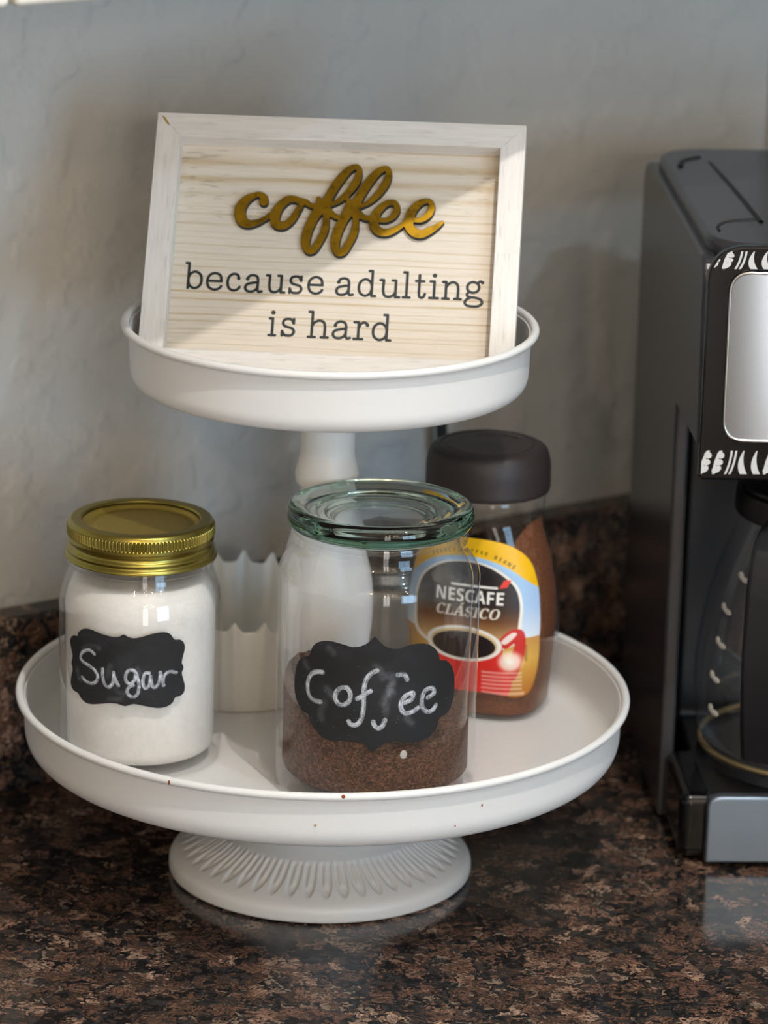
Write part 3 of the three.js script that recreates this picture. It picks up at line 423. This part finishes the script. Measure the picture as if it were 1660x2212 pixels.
// ---------------------------------------------------------------- jar of ground coffee
{
  const at = new THREE.Vector3(0.0273, TRAY_FLOOR, 0.055), t = thing('coffee_jar', at, 'large clear glass jar half full of ground coffee with a glass lid', 'jar');
  const outer = [[0.0001, 0.003], [0.036, 0.002, 0.005], [0.04, 0, 0.002], [0.05, 0.0005, 0.012], [0.05, 0.1135, 0.014], [0.0428, 0.1225, 0.006], [0.0425, 0.1262, 0.0015], [0.0436, 0.1275, 0.001], [0.0436, 0.1305, 0.001], [0.043, 0.133, 0.001]];
  const inner = [[0.0001, 0.0075], [0.0455, 0.007, 0.009], [0.0468, 0.112, 0.013], [0.0395, 0.123, 0.007], [0.0392, 0.133]];
  const body = part('glass_body', lathe(outer, 128, 8), M.glass, t);
  part('inner_wall', lathe(inner.slice().reverse(), 128, 8), M.glass, body);
  part('lip', new THREE.TorusGeometry(0.0411, 0.0019, 10, 120).rotateX(Math.PI / 2).translate(0, 0.1322, 0), M.glass, body);
  part('seal_ring', new THREE.TorusGeometry(0.0388, 0.0012, 8, 120).rotateX(Math.PI / 2).translate(0, 0.1335, 0), phys({ color: 0xdfe8e2, roughness: 0.2, transmission: 0.6, thickness: 0 }), t);
  const lid = part('glass_lid', lathe([[0.0001, 0.1345], [0.022, 0.1345, 0.002], [0.0245, 0.1332, 0.002], [0.034, 0.1332, 0.002], [0.0375, 0.134, 0.001], [0.0445, 0.1342, 0.002], [0.0467, 0.139, 0.004], [0.045, 0.1447, 0.004], [0.04, 0.1455, 0.004], [0.0352, 0.1418, 0.003], [0.032, 0.1408, 0.0015], [0.0308, 0.1398, 0.001], [0.0275, 0.1398, 0.001], [0.0262, 0.1386, 0.001], [0.0001, 0.1382]], 144, 8), M.lidGlass, t);
  chalkLabel(COFFEE_EDGE, COFFEE_CHALK, COFFEE_SMUDGE, 2.4, 'chalk_label', t, 0.0501, TRAY_FLOOR).userData.label = 'large black chalkboard label reading Coffee';
  part('dried_drop', new THREE.SphereGeometry(1, 12, 10).scale(0.0019, 0.0022, 0.0003).rotateY(0.283), phys({ color: 0xd8d4ce, roughness: 0.4, transmission: 0.45, thickness: 0 }), t, [Math.sin(0.283) * 0.0501, 0.0319, Math.cos(0.283) * 0.0501]);
  const grounds = dataTexture(1024, 512, (x, y) => { const h = vnoise(x / 1024 * 330, y / 512 * 120, 660, 121), g = vnoise(x / 1024 * 90, y / 512 * 34, 460, 123), f = hash(x / 1024 * 260 | 0, y / 512 * 95 | 0, 125) > 0.975 ? 62 : 0; const c = 0.55 + g * 0.5 + (h - 0.5) * 0.6; return [122 * c + f, 86 * c + f * 0.62, 66 * c + f * 0.4]; }, true); grounds.repeat.set(3, 1);
  const bump = dataTexture(512, 512, (x, y) => { const c = fbm(x / 512 * 90, y / 512 * 90, 90, 2, 127) * 255; return [c, c, c]; }); bump.repeat.set(6, 2);
  const mat = std(0xffffff, 0.95, 0, { map: grounds, bumpMap: bump, bumpScale: 0.0006 });
  const level = (x, z) => 0.0405 - x * 0.09 - z * 0.12 + (fbm(x * 130 + 30, z * 130 + 30, 512, 3, 129) - 0.5) * 0.006 + Math.max(0, -x * 0.2 - z * 0.1);
  const side = surface((u, v) => { const a = u * Math.PI * 2, x = Math.sin(a) * 0.0463, z = Math.cos(a) * 0.0463, r = v < 0.1 ? 0.0435 + 0.0028 * Math.sqrt(v / 0.1) : 0.0463; return [x / 0.0463 * r, lerp(0.0078, level(x, z), v), z / 0.0463 * r]; }, 128, 20, true);
  const cap = surface((u, v) => { const a = u * Math.PI * 2, r = 0.0463 * (1 - v) + 1e-5, x = Math.sin(a) * r, z = Math.cos(a) * r; return [x, level(x, z), z]; }, 128, 28, true);
  const low = surface((u, v) => { const a = -u * Math.PI * 2, r = 0.0435 * (1 - v) + 1e-5; return [Math.sin(a) * r, 0.0078, Math.cos(a) * r]; }, 64, 4, true);
  solo('ground_coffee', mergeGeometries([side, cap, low]), mat, at, 'brown ground coffee heaped in the large glass lidded jar', 'coffee', 'stuff');
}
// ---------------------------------------------------------------- jar of instant coffee
{
  const at = new THREE.Vector3(0.083, TRAY_FLOOR, -0.066), t = thing('instant_coffee_jar', at, 'square instant coffee jar with dark brown cap and printed label', 'jar'); t.rotation.y = -0.35;
  const rows = [[0, 0.030, 0.024, 3.2], [0.0012, 0.0335, 0.0275, 3.2], [0.004, 0.0352, 0.0292, 3.2], [0.02, 0.0368, 0.0304, 3], [0.035, 0.038, 0.0318, 2.9], [0.048, 0.039, 0.0322, 2.8], [0.062, 0.0385, 0.0318, 2.7], [0.08, 0.036, 0.0305, 2.6], [0.092, 0.0328, 0.0292, 2.4], [0.1, 0.0308, 0.0285, 2.2], [0.107, 0.0298, 0.0288, 2], [0.113, 0.0304, 0.0302, 2], [0.118, 0.0304, 0.0304, 2], [0.122, 0.028, 0.028, 2]];
  const row = (y) => { let i = 1; while (i < rows.length - 1 && rows[i][0] < y) i++; const a = rows[i - 1], b = rows[i], k = clamp((y - a[0]) / (b[0] - a[0])); return [0, 1, 2, 3].map((j) => lerp(a[j], b[j], j ? fade(k) * 0.35 + k * 0.65 : k)); };
  const ring = (u, y, inset) => { const [, hw, hd, n] = row(y), a = u * Math.PI * 2, c = Math.cos(a), s = Math.sin(a), q = Math.pow(Math.pow(Math.abs(s), n) + Math.pow(Math.abs(c), n), -1 / n); return [s * q * (hw - inset), y, c * q * (hd - inset)]; };
  const shell = (inset, y0, y1) => surface((u, v) => ring(u, lerp(y0, y1, v), inset), 128, 60, true);
  const foot = surface((u, v) => { const p = ring(-u, 0, 0); return [p[0] * (1 - v) + 1e-5, v * 0.003, p[2] * (1 - v)]; }, 96, 6, true);
  const body = part('glass_body', mergeGeometries([shell(0, 0, 0.122), foot]), M.glass, t);
  // cap: low dome with a ring step and upright skirt
  part('cap', lathe([[0.0001, 0.119], [0.0322, 0.119, 0.0008], [0.0328, 0.121, 0.001], [0.0326, 0.1345, 0.004], [0.0305, 0.1415, 0.003], [0.0255, 0.1435, 0.002], [0.0242, 0.1424, 0.0008], [0.0228, 0.1432, 0.0008], [0.0001, 0.1438]], 96, 6), M.capPlastic, t);
  const arcs = []; for (let k = 0; k < 9; k++) { const a = (k - 4) * 0.16; arcs.push(box(0.0016, 0.0005, 0.0022).rotateY(-a).translate(Math.sin(a) * 0.0185, 0.1438, Math.cos(a + Math.PI) * 0.0185)); }
  part('cap_lettering', mergeGeometries(arcs), std(0x4a4040, 0.5), t);
  // label over the front face
  const face = (x, y) => { const [, hw, hd, n] = row(y); return hd * Math.pow(Math.max(0.02, 1 - Math.pow(Math.min(0.999, Math.abs(x) / hw), n)), 1 / n); };
  const edge = smooth([[0, 0.0165], [-0.01, 0.0168], [-0.02, 0.0162], [-0.028, 0.0148], [-0.0325, 0.0165], [-0.0352, 0.026], [-0.0364, 0.04], [-0.0364, 0.056], [-0.0348, 0.072], [-0.031, 0.086], [-0.024, 0.0945], [-0.014, 0.0985], [0, 0.0995], [0.014, 0.0985], [0.024, 0.0945], [0.031, 0.086], [0.0348, 0.072], [0.0364, 0.056], [0.0364, 0.04], [0.0352, 0.026], [0.0325, 0.0165], [0.028, 0.0148], [0.02, 0.0162], [0.01, 0.0168]], 4, true).map((p) => [p[0], p[1]]);
  const bx = [-0.0368, 0.014, 0.0368, 0.1], CW = 900, CH = Math.round(CW * 0.086 / 0.0736);
  const tex = canvasTexture(CW, CH, (g) => {
    const X = (mm) => (mm / 1000 - bx[0]) / 0.0736 * CW, Y = (mm) => CH - (mm / 1000 - bx[1]) / 0.086 * CH, K = CW / 73.6;
    const blob = (pts, fill) => { const s = smooth(pts, 8, true); g.beginPath(); s.forEach((p, i) => g[i ? 'lineTo' : 'moveTo'](X(p[0]), Y(p[1]))); g.closePath(); g.fillStyle = fill; g.fill(); };
    g.fillStyle = '#f0b800'; g.fillRect(0, 0, CW, CH);
    let q = g.createLinearGradient(0, Y(84), 0, Y(47)); q.addColorStop(0, '#9fc3e6'); q.addColorStop(0.5, '#a9c6e8'); q.addColorStop(1, '#dfe7ef');    // printed sky
    blob([[0, 90], [12, 88.5], [22, 84.5], [29, 79], [34, 74], [39, 66], [39, 40], [0, 36], [-39, 40], [-39, 66], [-34, 74], [-29, 79], [-22, 84.5], [-12, 88.5]], q);
    q = g.createLinearGradient(0, Y(48), 0, Y(14)); q.addColorStop(0, '#c58f4a'); q.addColorStop(0.35, '#d9a94f'); q.addColorStop(1, '#b06a1c');   // printed field
    g.fillStyle = q; g.fillRect(0, Y(48), CW, CH); g.fillStyle = 'rgba(122,92,40,0.5)'; g.fillRect(X(31), Y(44), K * 1.2, K * 9); g.fillRect(X(-33), Y(44), K * 1.2, K * 9);
    q = g.createLinearGradient(0, Y(88), 0, Y(44)); q.addColorStop(0, '#191318'); q.addColorStop(0.5, '#241a18'); q.addColorStop(0.72, '#6d4322'); q.addColorStop(1, '#d9b075');   // printed dark roundel
    blob([[0, 87.5], [10, 86.4], [19, 82.5], [26, 76], [29, 68], [29.5, 58], [28, 46], [16, 40], [0, 38], [-16, 40], [-28, 46], [-29.5, 58], [-29, 68], [-26, 76], [-19, 82.5], [-10, 86.4]], '#efe9dc');
    blob([[0, 86.8], [9.6, 85.6], [18, 81.7], [25, 75], [27.8, 67], [28, 58], [26, 47], [15, 41], [0, 39], [-15, 41], [-26, 47], [-28, 58], [-27.8, 67], [-25, 75], [-18, 81.7], [-9.6, 85.6]], q);
    // cup
    blob([[-14, 46], [20, 44], [21, 38], [25, 30], [25, 20], [21, 13], [-14, 13], [-20, 20], [-18, 34]], '#d8291f');
    blob([[19, 46], [26, 53], [30, 52], [31.5, 45], [29.5, 32], [26, 24], [23, 30], [25, 38], [26.5, 45], [22, 42]], '#c8281e'); blob([[20, 45.5], [25.5, 51], [27.5, 50.5], [22, 44.5]], '#f2dcd2');
    q = g.createRadialGradient(X(24.5), Y(35), 0, X(24.5), Y(35), K * 7); q.addColorStop(0, 'rgba(255,250,240,1)'); q.addColorStop(0.6, 'rgba(255,238,220,0.85)'); q.addColorStop(1, 'rgba(255,230,210,0)'); g.fillStyle = q; g.fillRect(X(16), Y(44), K * 18, K * 17);   // printed white puff of steam
    g.fillStyle = '#f2ede2'; g.beginPath(); g.ellipse(X(0), Y(43), K * 20.5, K * 9.6, 0, 0, 7); g.fill();
    g.fillStyle = '#dcbf8d'; g.beginPath(); g.ellipse(X(0), Y(43), K * 18.3, K * 8.2, 0, 0, 7); g.fill();
    g.fillStyle = '#1d1211'; g.beginPath(); g.ellipse(X(0), Y(42.3), K * 17.2, K * 7.4, 0, 0, 7); g.fill();
    // lettering
    g.fillStyle = '#f4f1ea'; g.textAlign = 'center'; g.font = 'bold ' + Math.round(K * 9.4) + 'px sans-serif'; g.save(); g.translate(X(2), Y(65.5)); g.scale(0.94, 1); g.fillText('NESCAF\u00c9'.replace('\u00c9', 'E'), 0, 0); g.restore();
    g.fillRect(X(-8), Y(75), K * 25, K * 1.2);
    g.fillStyle = '#e03a2a'; g.beginPath(); g.moveTo(X(17.5), Y(74)); g.lineTo(X(19.8), Y(78.6)); g.lineTo(X(23.4), Y(79)); g.lineTo(X(21.6), Y(75)); g.closePath(); g.fill();
    g.fillStyle = '#e9e2d2'; g.font = 'italic bold ' + Math.round(K * 7.8) + 'px serif'; g.fillText('CL\u00c1SICO', X(1), Y(57.6));
    g.fillStyle = '#3a2b08'; g.font = 'bold ' + Math.round(K * 2.7) + 'px sans-serif';
    const word = 'SELECT COFFEE BEANS', step = 0.062; [...word].forEach((c, i) => { const a = (i - (word.length - 1) / 2) * step + 0.06; g.save(); g.translate(X(Math.sin(a) * 40), Y(52.2 + Math.cos(a) * 40)); g.rotate(a); g.fillText(c, 0, 0); g.restore(); });
    g.fillStyle = 'rgba(250,225,215,0.55)'; for (let k = 0; k < 5; k++) g.fillRect(X(10), Y(29 - k * 2.2), K * 20, K * 1.1); g.fillRect(X(10), Y(17.8), K * 21, K * 1.7);
  });
  part('printed_label', bentSheet(edge, (x, y, h) => [x * (1 + h * 12), y, face(x, y) + h], 0.0015, bx, 0.0004, 0.003), std(0xffffff, 0.4, 0, { map: tex }), t);
  const powder = dataTexture(512, 512, (x, y) => { const c = 0.6 + fbm(x / 512 * 70, y / 512 * 70, 70, 3, 131) * 0.8; return [104 * c, 58 * c, 28 * c]; }, true); powder.repeat.set(4, 2);
  const top = (p) => Math.min(0.106, 0.072 + p[0] * 0.25 + Math.max(0, p[0] - 0.01) * 0.9);
  const side = surface((u, v) => { const p = ring(u, 0.05, 0.0016), y = lerp(0.004, top(p), v); return ring(u, y, 0.0016); }, 128, 40, true);
  const lid = surface((u, v) => { const e0 = ring(u, 0.05, 0.0016), e = ring(u, top(e0), 0.0016), k = 1 - v; return [e[0] * k + 1e-5, lerp(0.07, e[1], k), e[2] * k]; }, 128, 16, true);
  const low = surface((u, v) => { const p = ring(-u, 0.004, 0.0016); return [p[0] * (1 - v) + 1e-5, 0.004, p[2] * (1 - v)]; }, 64, 4, true);
  const s = solo('instant_coffee', mergeGeometries([side, lid, low]), std(0xffffff, 0.9, 0, { map: powder }), at, 'red brown instant coffee granules inside the brown capped jar', 'coffee', 'stuff'); s.rotation.y = -0.35;
}
// ---------------------------------------------------------------- fluted white cup
{
  const at = new THREE.Vector3(-0.047, TRAY_FLOOR, -0.083), t = thing('fluted_cup', at, 'white fluted cup with a scalloped rim behind the sugar jar', 'cup');
  const FL = 22, wall = (u, v, th) => {
    const a = u * Math.PI * 2, c = Math.cos(u * FL * Math.PI * 2), peak = Math.pow(clamp(c * 0.5 + 0.5), 3.2), f = 0.25 + 0.75 * v, lean = 0.0012 * Math.sin(a + 2.6);
    const r = lerp(0.0435, 0.0545, Math.pow(v, 0.8)) + peak * 0.0028 * f - th, y = 0.001 + v * (0.0455 + peak * 0.006 + Math.max(0, -Math.cos(a)) * 0.006 + lean);
    return [Math.sin(a) * r, y, Math.cos(a) * r];
  };
  const TH = 0.0022;
  const g = surface((u, v) => {                     // outside up, rounded lip, inside down
    if (v < 0.46) return wall(u, v / 0.46, 0);
    if (v > 0.54) { const p = wall(u, 1 - (v - 0.54) / 0.46, TH); p[1] = Math.max(p[1], 0.003); return p; }
    const k = (v - 0.46) / 0.08 * Math.PI, p = wall(u, 1, TH / 2 - Math.cos(k) * -TH / 2 * -1); p[1] += Math.sin(k) * TH * 0.5; const q = wall(u, 1, TH / 2 * (1 - Math.cos(k))); return [q[0], p[1], q[2]];
  }, FL * 16, 60, true);
  part('fluted_wall', g, M.ceramic, t);
  part('bottom', new THREE.CylinderGeometry(0.043, 0.043, 0.003, 72).translate(0, 0.0018, 0), M.ceramic, t);
}
// ---------------------------------------------------------------- coffee maker at the right edge
{
  const t = thing('coffee_maker', new THREE.Vector3(0.185, 0, 0), 'black drip coffee maker at the right edge beside the tray', 'coffee maker'); t.rotation.y = 0.06;
  const Wd = 0.18;
  const slab = (pts, x0, x1, bevel) => { const s = new THREE.Shape(pts.map((p) => new THREE.Vector2(p[0], p[1]))); return extrude(s, x1 - x0 - 2 * bevel, bevel, 4).rotateY(-Math.PI / 2).translate(x1 - bevel, 0, 0).scale(1, 1, 1); };
  const rounded = (pts) => fillet([...pts, pts[0]].map((p) => p), 6).slice(0, -1).map((v) => [v.x, v.y]);
  // side cheek: full-height column with the head overhanging forwards (profile in depth, height)
  const cheek = rounded([[-0.25, 0.003], [-0.25, 0.331, 0.022], [-0.004, 0.327, 0.012], [0, 0.232, 0.002], [-0.079, 0.232, 0.002], [-0.079, 0.003]]);
  const inner = rounded([[-0.248, 0.003], [-0.248, 0.328, 0.02], [-0.004, 0.326, 0.012], [0, 0.226, 0.002], [-0.12, 0.226, 0.002], [-0.134, 0.215, 0.006], [-0.134, 0.04, 0.004], [-0.014, 0.039, 0.006], [-0.014, 0.003, 0.002]]);
  part('side_panel', slab(cheek, 0, 0.008, 0.002), M.satinPlastic, t);
  part('side_panel', slab(cheek, Wd - 0.008, Wd, 0.002), M.satinPlastic, t);
  part('base', rbox(Wd - 0.006, 0.036, 0.07, 0.006, Wd / 2, 0.021, -0.05), M.glossBlack, t);
  part('housing', slab(inner, 0.0165, Wd - 0.0165, 0.0025), M.blackPlastic, t);
  // top: lid with seams
  const lid = part('lid', extrude(roundedRect(0.004, 0.006, Wd - 0.004, 0.246, 0.03), 0.004, 0.003, 4).rotateX(-Math.PI / 2).translate(0, 0.3275, 0), M.satinPlastic, t); lid.rotation.x = 0.008;
  const seam = (pts, r = 0.0012) => part('seam', tube(pts, r, 40, 8), M.darkPlastic, t);
  const LY = 0.3352;
  seam([[0.03, LY, -0.205], [0.0335, LY, -0.13], [0.036, LY - 0.0004, -0.055]], 0.0014);
  seam([[0.012, LY, -0.19], [0.016, LY, -0.207], [0.026, LY, -0.217]], 0.002);
  seam([[0.0115, LY - 0.001, -0.034], [0.0125, LY - 0.0008, -0.045], [0.019, LY - 0.0006, -0.056], [0.034, LY - 0.0004, -0.062]], 0.0011);
  seam([[0.04, LY - 0.0006, -0.052], [0.05, LY - 0.001, -0.046], [0.09, LY - 0.001, -0.045], [0.17, LY - 0.001, -0.045]], 0.0011);
  // glossy front with printed leaf bands and the steel plate
  const fx0 = 0.001, fx1 = Wd - 0.001, fy0 = 0.216, fy1 = 0.336, CW = 1536, CH = Math.round(CW * (fy1 - fy0) / (fx1 - fx0));
  const leaves = canvasTexture(CW, CH, (g) => {
    g.fillStyle = '#09090b'; g.fillRect(0, 0, CW, CH);
    const K = CW / (fx1 - fx0) / 1000, X = (m) => m * K, Y = (m) => CH - (m - fy0 * 1000) * K;
    const band = (y0, y1) => {
      g.save(); g.beginPath(); g.rect(0, Y(y1), CW, (y1 - y0) * K); g.clip(); g.fillStyle = '#cfcfcd'; g.strokeStyle = '#cfcfcd'; g.lineCap = 'round'; const h = y1 - y0;
      for (let i = 0, x = 0.5; x < 178; i++) {
        const kind = i % 5;
        if (kind < 2) { for (let j = 0; j < 3; j++) { g.beginPath(); g.ellipse(X(x + 2 + j * 0.9), Y(y0 + h * (0.2 + j * 0.3)), K * (2.6 - j * 0.3), K * h * 0.14, -0.5 + j * 0.5, 0, 7); g.fill(); } g.lineWidth = K * 1.5; g.beginPath(); g.moveTo(X(x + 0.5), Y(y0)); g.quadraticCurveTo(X(x + 1), Y(y0 + h * 0.6), X(x + 4), Y(y1)); g.stroke(); x += 6.4; }
        else if (kind === 2) { g.lineWidth = K * 1.1; for (const d of [0, 2.2]) { g.beginPath(); g.moveTo(X(x + d), Y(y0)); g.quadraticCurveTo(X(x + d + 2.4), Y(y0 + h * 0.4), X(x + d + 3), Y(y1)); g.stroke(); } x += 6.2; }
        else { g.beginPath(); g.moveTo(X(x + 2.6), Y(y1)); g.quadraticCurveTo(X(x - 1.6), Y(y0 + h * 0.4), X(x + 1.4), Y(y0)); g.lineTo(X(x + 5), Y(y0)); g.quadraticCurveTo(X(x + 1.8), Y(y0 + h * 0.45), X(x + 3.2), Y(y1)); g.fill(); x += 6.6; }
      }
      g.restore();
    };
    band(219.2, 231.5); band(324.6, 333.6);
  });
  const fg = extrude(roundedRect(fx0, fy0, fx1, fy1, [0.003, 0.003, 0.02, 0.02]), 0.004, 0.0012, 3), uv = fg.attributes.uv; for (let i = 0; i < uv.count; i++) uv.setXY(i, (uv.getX(i) - fx0) / (fx1 - fx0), (uv.getY(i) - fy0) / (fy1 - fy0));
  const front = part('front_panel', fg, [phys({ color: 0xffffff, map: leaves, roughness: 0.09 }), M.glossBlack], t, [0, 0, 0.0015]);
  // the steel plate bulges a little across its width
  const bulge = (x) => 0.0104 - (x - 0.081) * (x - 0.081) / 1.2, outline = (inset, r) => { const p = roundedRect(0.0124 + inset, 0.2374 + inset, 0.1496 - inset, 0.3231 - inset, r - inset).getSpacedPoints(120).map((v) => [v.x, v.y]); p.pop(); return p; };
  const trim = new THREE.CatmullRomCurve3(outline(0, 0.0105).map((p) => new THREE.Vector3(p[0], p[1], bulge(p[0]) - 0.0002)), true);
  part('steel_trim', new THREE.TubeGeometry(trim, 260, 0.0008, 8, true), M.chrome, front);
  const brushed = dataTexture(64, 512, (x, y) => { const c = 168 + (hash(0, y, 141) - 0.5) * 22 + (hash(x >> 3, y, 143) - 0.5) * 22; return [c, c, c]; }); brushed.repeat.set(2, 4);
  M.brushed = std(0xa9b2bd, 1, 1, { roughnessMap: brushed, roughness: 0.26 });
  part('steel_plate', bentSheet(outline(0.0006, 0.0105), (x, y, h) => [x, y, bulge(x) - 0.001 + h], 0.003, [0.013, 0.238, 0.149, 0.3225], 0.001), M.brushed, front);
  part('plate_backing', extrude(roundedRect(0.013, 0.238, 0.149, 0.3225, 0.01), 0.002, 0, 1).translate(0, 0, 0.0045), M.glossBlack, front);
  // foot: bright plate, warming plate
  part('foot_plate', extrude(roundedRect(0.0165, 0.0035, Wd - 0.0165, 0.0405, [0.0015, 0.0015, 0.008, 0.008]), 0.004, 0.0015, 4), phys({ color: 0x8e99a5, roughness: 0.34, metalness: 0.9 }), t, [0, 0, -0.0135]);
  part('warming_plate', new THREE.CylinderGeometry(0.062, 0.064, 0.004, 72).translate(0.084, 0.0415, -0.078), M.blackPlastic, t);
  for (const [x, z] of [[0.025, -0.03], [0.155, -0.03], [0.025, -0.23], [0.155, -0.23]]) part('rubber_foot', new THREE.CylinderGeometry(0.008, 0.008, 0.004, 20).translate(x, 0.002, z), M.darkPlastic, t);
}
{ // glass carafe on the warming plate
  const at = new THREE.Vector3(0.185, 0.0438, 0).add(new THREE.Vector3(0.084, 0, -0.078).applyAxisAngle(new THREE.Vector3(0, 1, 0), 0.06));
  const t = thing('carafe', at, 'glass coffee carafe with black handle standing in the coffee maker', 'carafe');
  const body = part('glass_body', lathe([[0.0001, 0.0012], [0.054, 0.0008, 0.004], [0.0645, 0.008, 0.012], [0.068, 0.042, 0.03], [0.061, 0.092, 0.03], [0.047, 0.132, 0.01], [0.046, 0.142]], 96, 8), M.glass, t);
  part('base_band', new THREE.TorusGeometry(0.0625, 0.0016, 10, 90).rotateX(Math.PI / 2).translate(0, 0.0032, 0), phys({ color: 0xc7ad7c, roughness: 0.25, metalness: 0.8 }), t);
  part('collar', lathe([[0.0465, 0.13], [0.05, 0.131, 0.002], [0.0495, 0.144, 0.002], [0.046, 0.1445]], 72, 4), M.blackPlastic, t);
  part('carafe_lid', lathe([[0.0001, 0.152], [0.03, 0.151, 0.004], [0.047, 0.147, 0.003], [0.047, 0.1442], [0.0001, 0.1442]].reverse(), 72, 4), M.blackPlastic, t);
  const rAt = (y) => y < 0.045 ? lerp(0.0655, 0.067, y / 0.045) : y < 0.092 ? lerp(0.067, 0.0605, (y - 0.045) / 0.047) : lerp(0.0605, 0.047, (y - 0.092) / 0.04);
  const white = std(0xd9d6d0, 0.6);
  for (let k = 0; k < 5; k++) for (const [d, sw, sh] of [[0, 0.0022, 0.0022], [0.06, 0.0034, 0.0016]]) {        // painted level marks
    const y = 0.03 + k * 0.0185, a = -1.12 + d + (k > 3 ? 0.12 : 0), r = rAt(y) + 0.0003; const g = new THREE.SphereGeometry(1, 10, 8).scale(sw, sh, 0.0003).rotateY(a); part('level_mark', g, white, t, [Math.sin(a) * r, y - (d ? 0.0018 : 0), Math.cos(a) * r]);
  }
  const hs = smooth([[0, 0.137, 0.047], [0, 0.138, 0.07], [0, 0.128, 0.086], [0, 0.09, 0.092], [0, 0.045, 0.09], [0, 0.02, 0.085]], 8);
  const hx = new THREE.Shape(); const rr = roundedRect(-0.013, -0.006, 0.013, 0.006, 0.005);
  const hg = new THREE.ExtrudeGeometry(rr, { steps: 60, bevelEnabled: false, curveSegments: 8, extrudePath: new THREE.CatmullRomCurve3(hs.map((p) => new THREE.Vector3(p[0], p[1], p[2]))) });
  const handle = part('handle', toCreasedNormals(hg, 0.9), M.blackPlastic, t); handle.rotation.y = -0.42;
}
{ // flex of the coffee maker, rising to a socket hidden behind the tray
  const p = (s, y, o) => { const v = inRoom(s, y, o); return [v.x, v.y, v.z]; };
  solo('power_cord', tube([p(0.36, 0.03, 0.045), p(0.34, 0.012, 0.045), p(0.3, 0.008, 0.05), p(0.24, 0.01, 0.045), p(0.215, 0.06, 0.032), p(0.207, 0.13, 0.018), p(0.205, 0.19, 0.012), p(0.204, 0.235, 0.008), p(0.204, 0.255, 0.006)], 0.0032, 120, 10), M.darkPlastic, null, 'black flex rising against the wall between the trays', 'cord');
}
renderer.render(scene, camera);
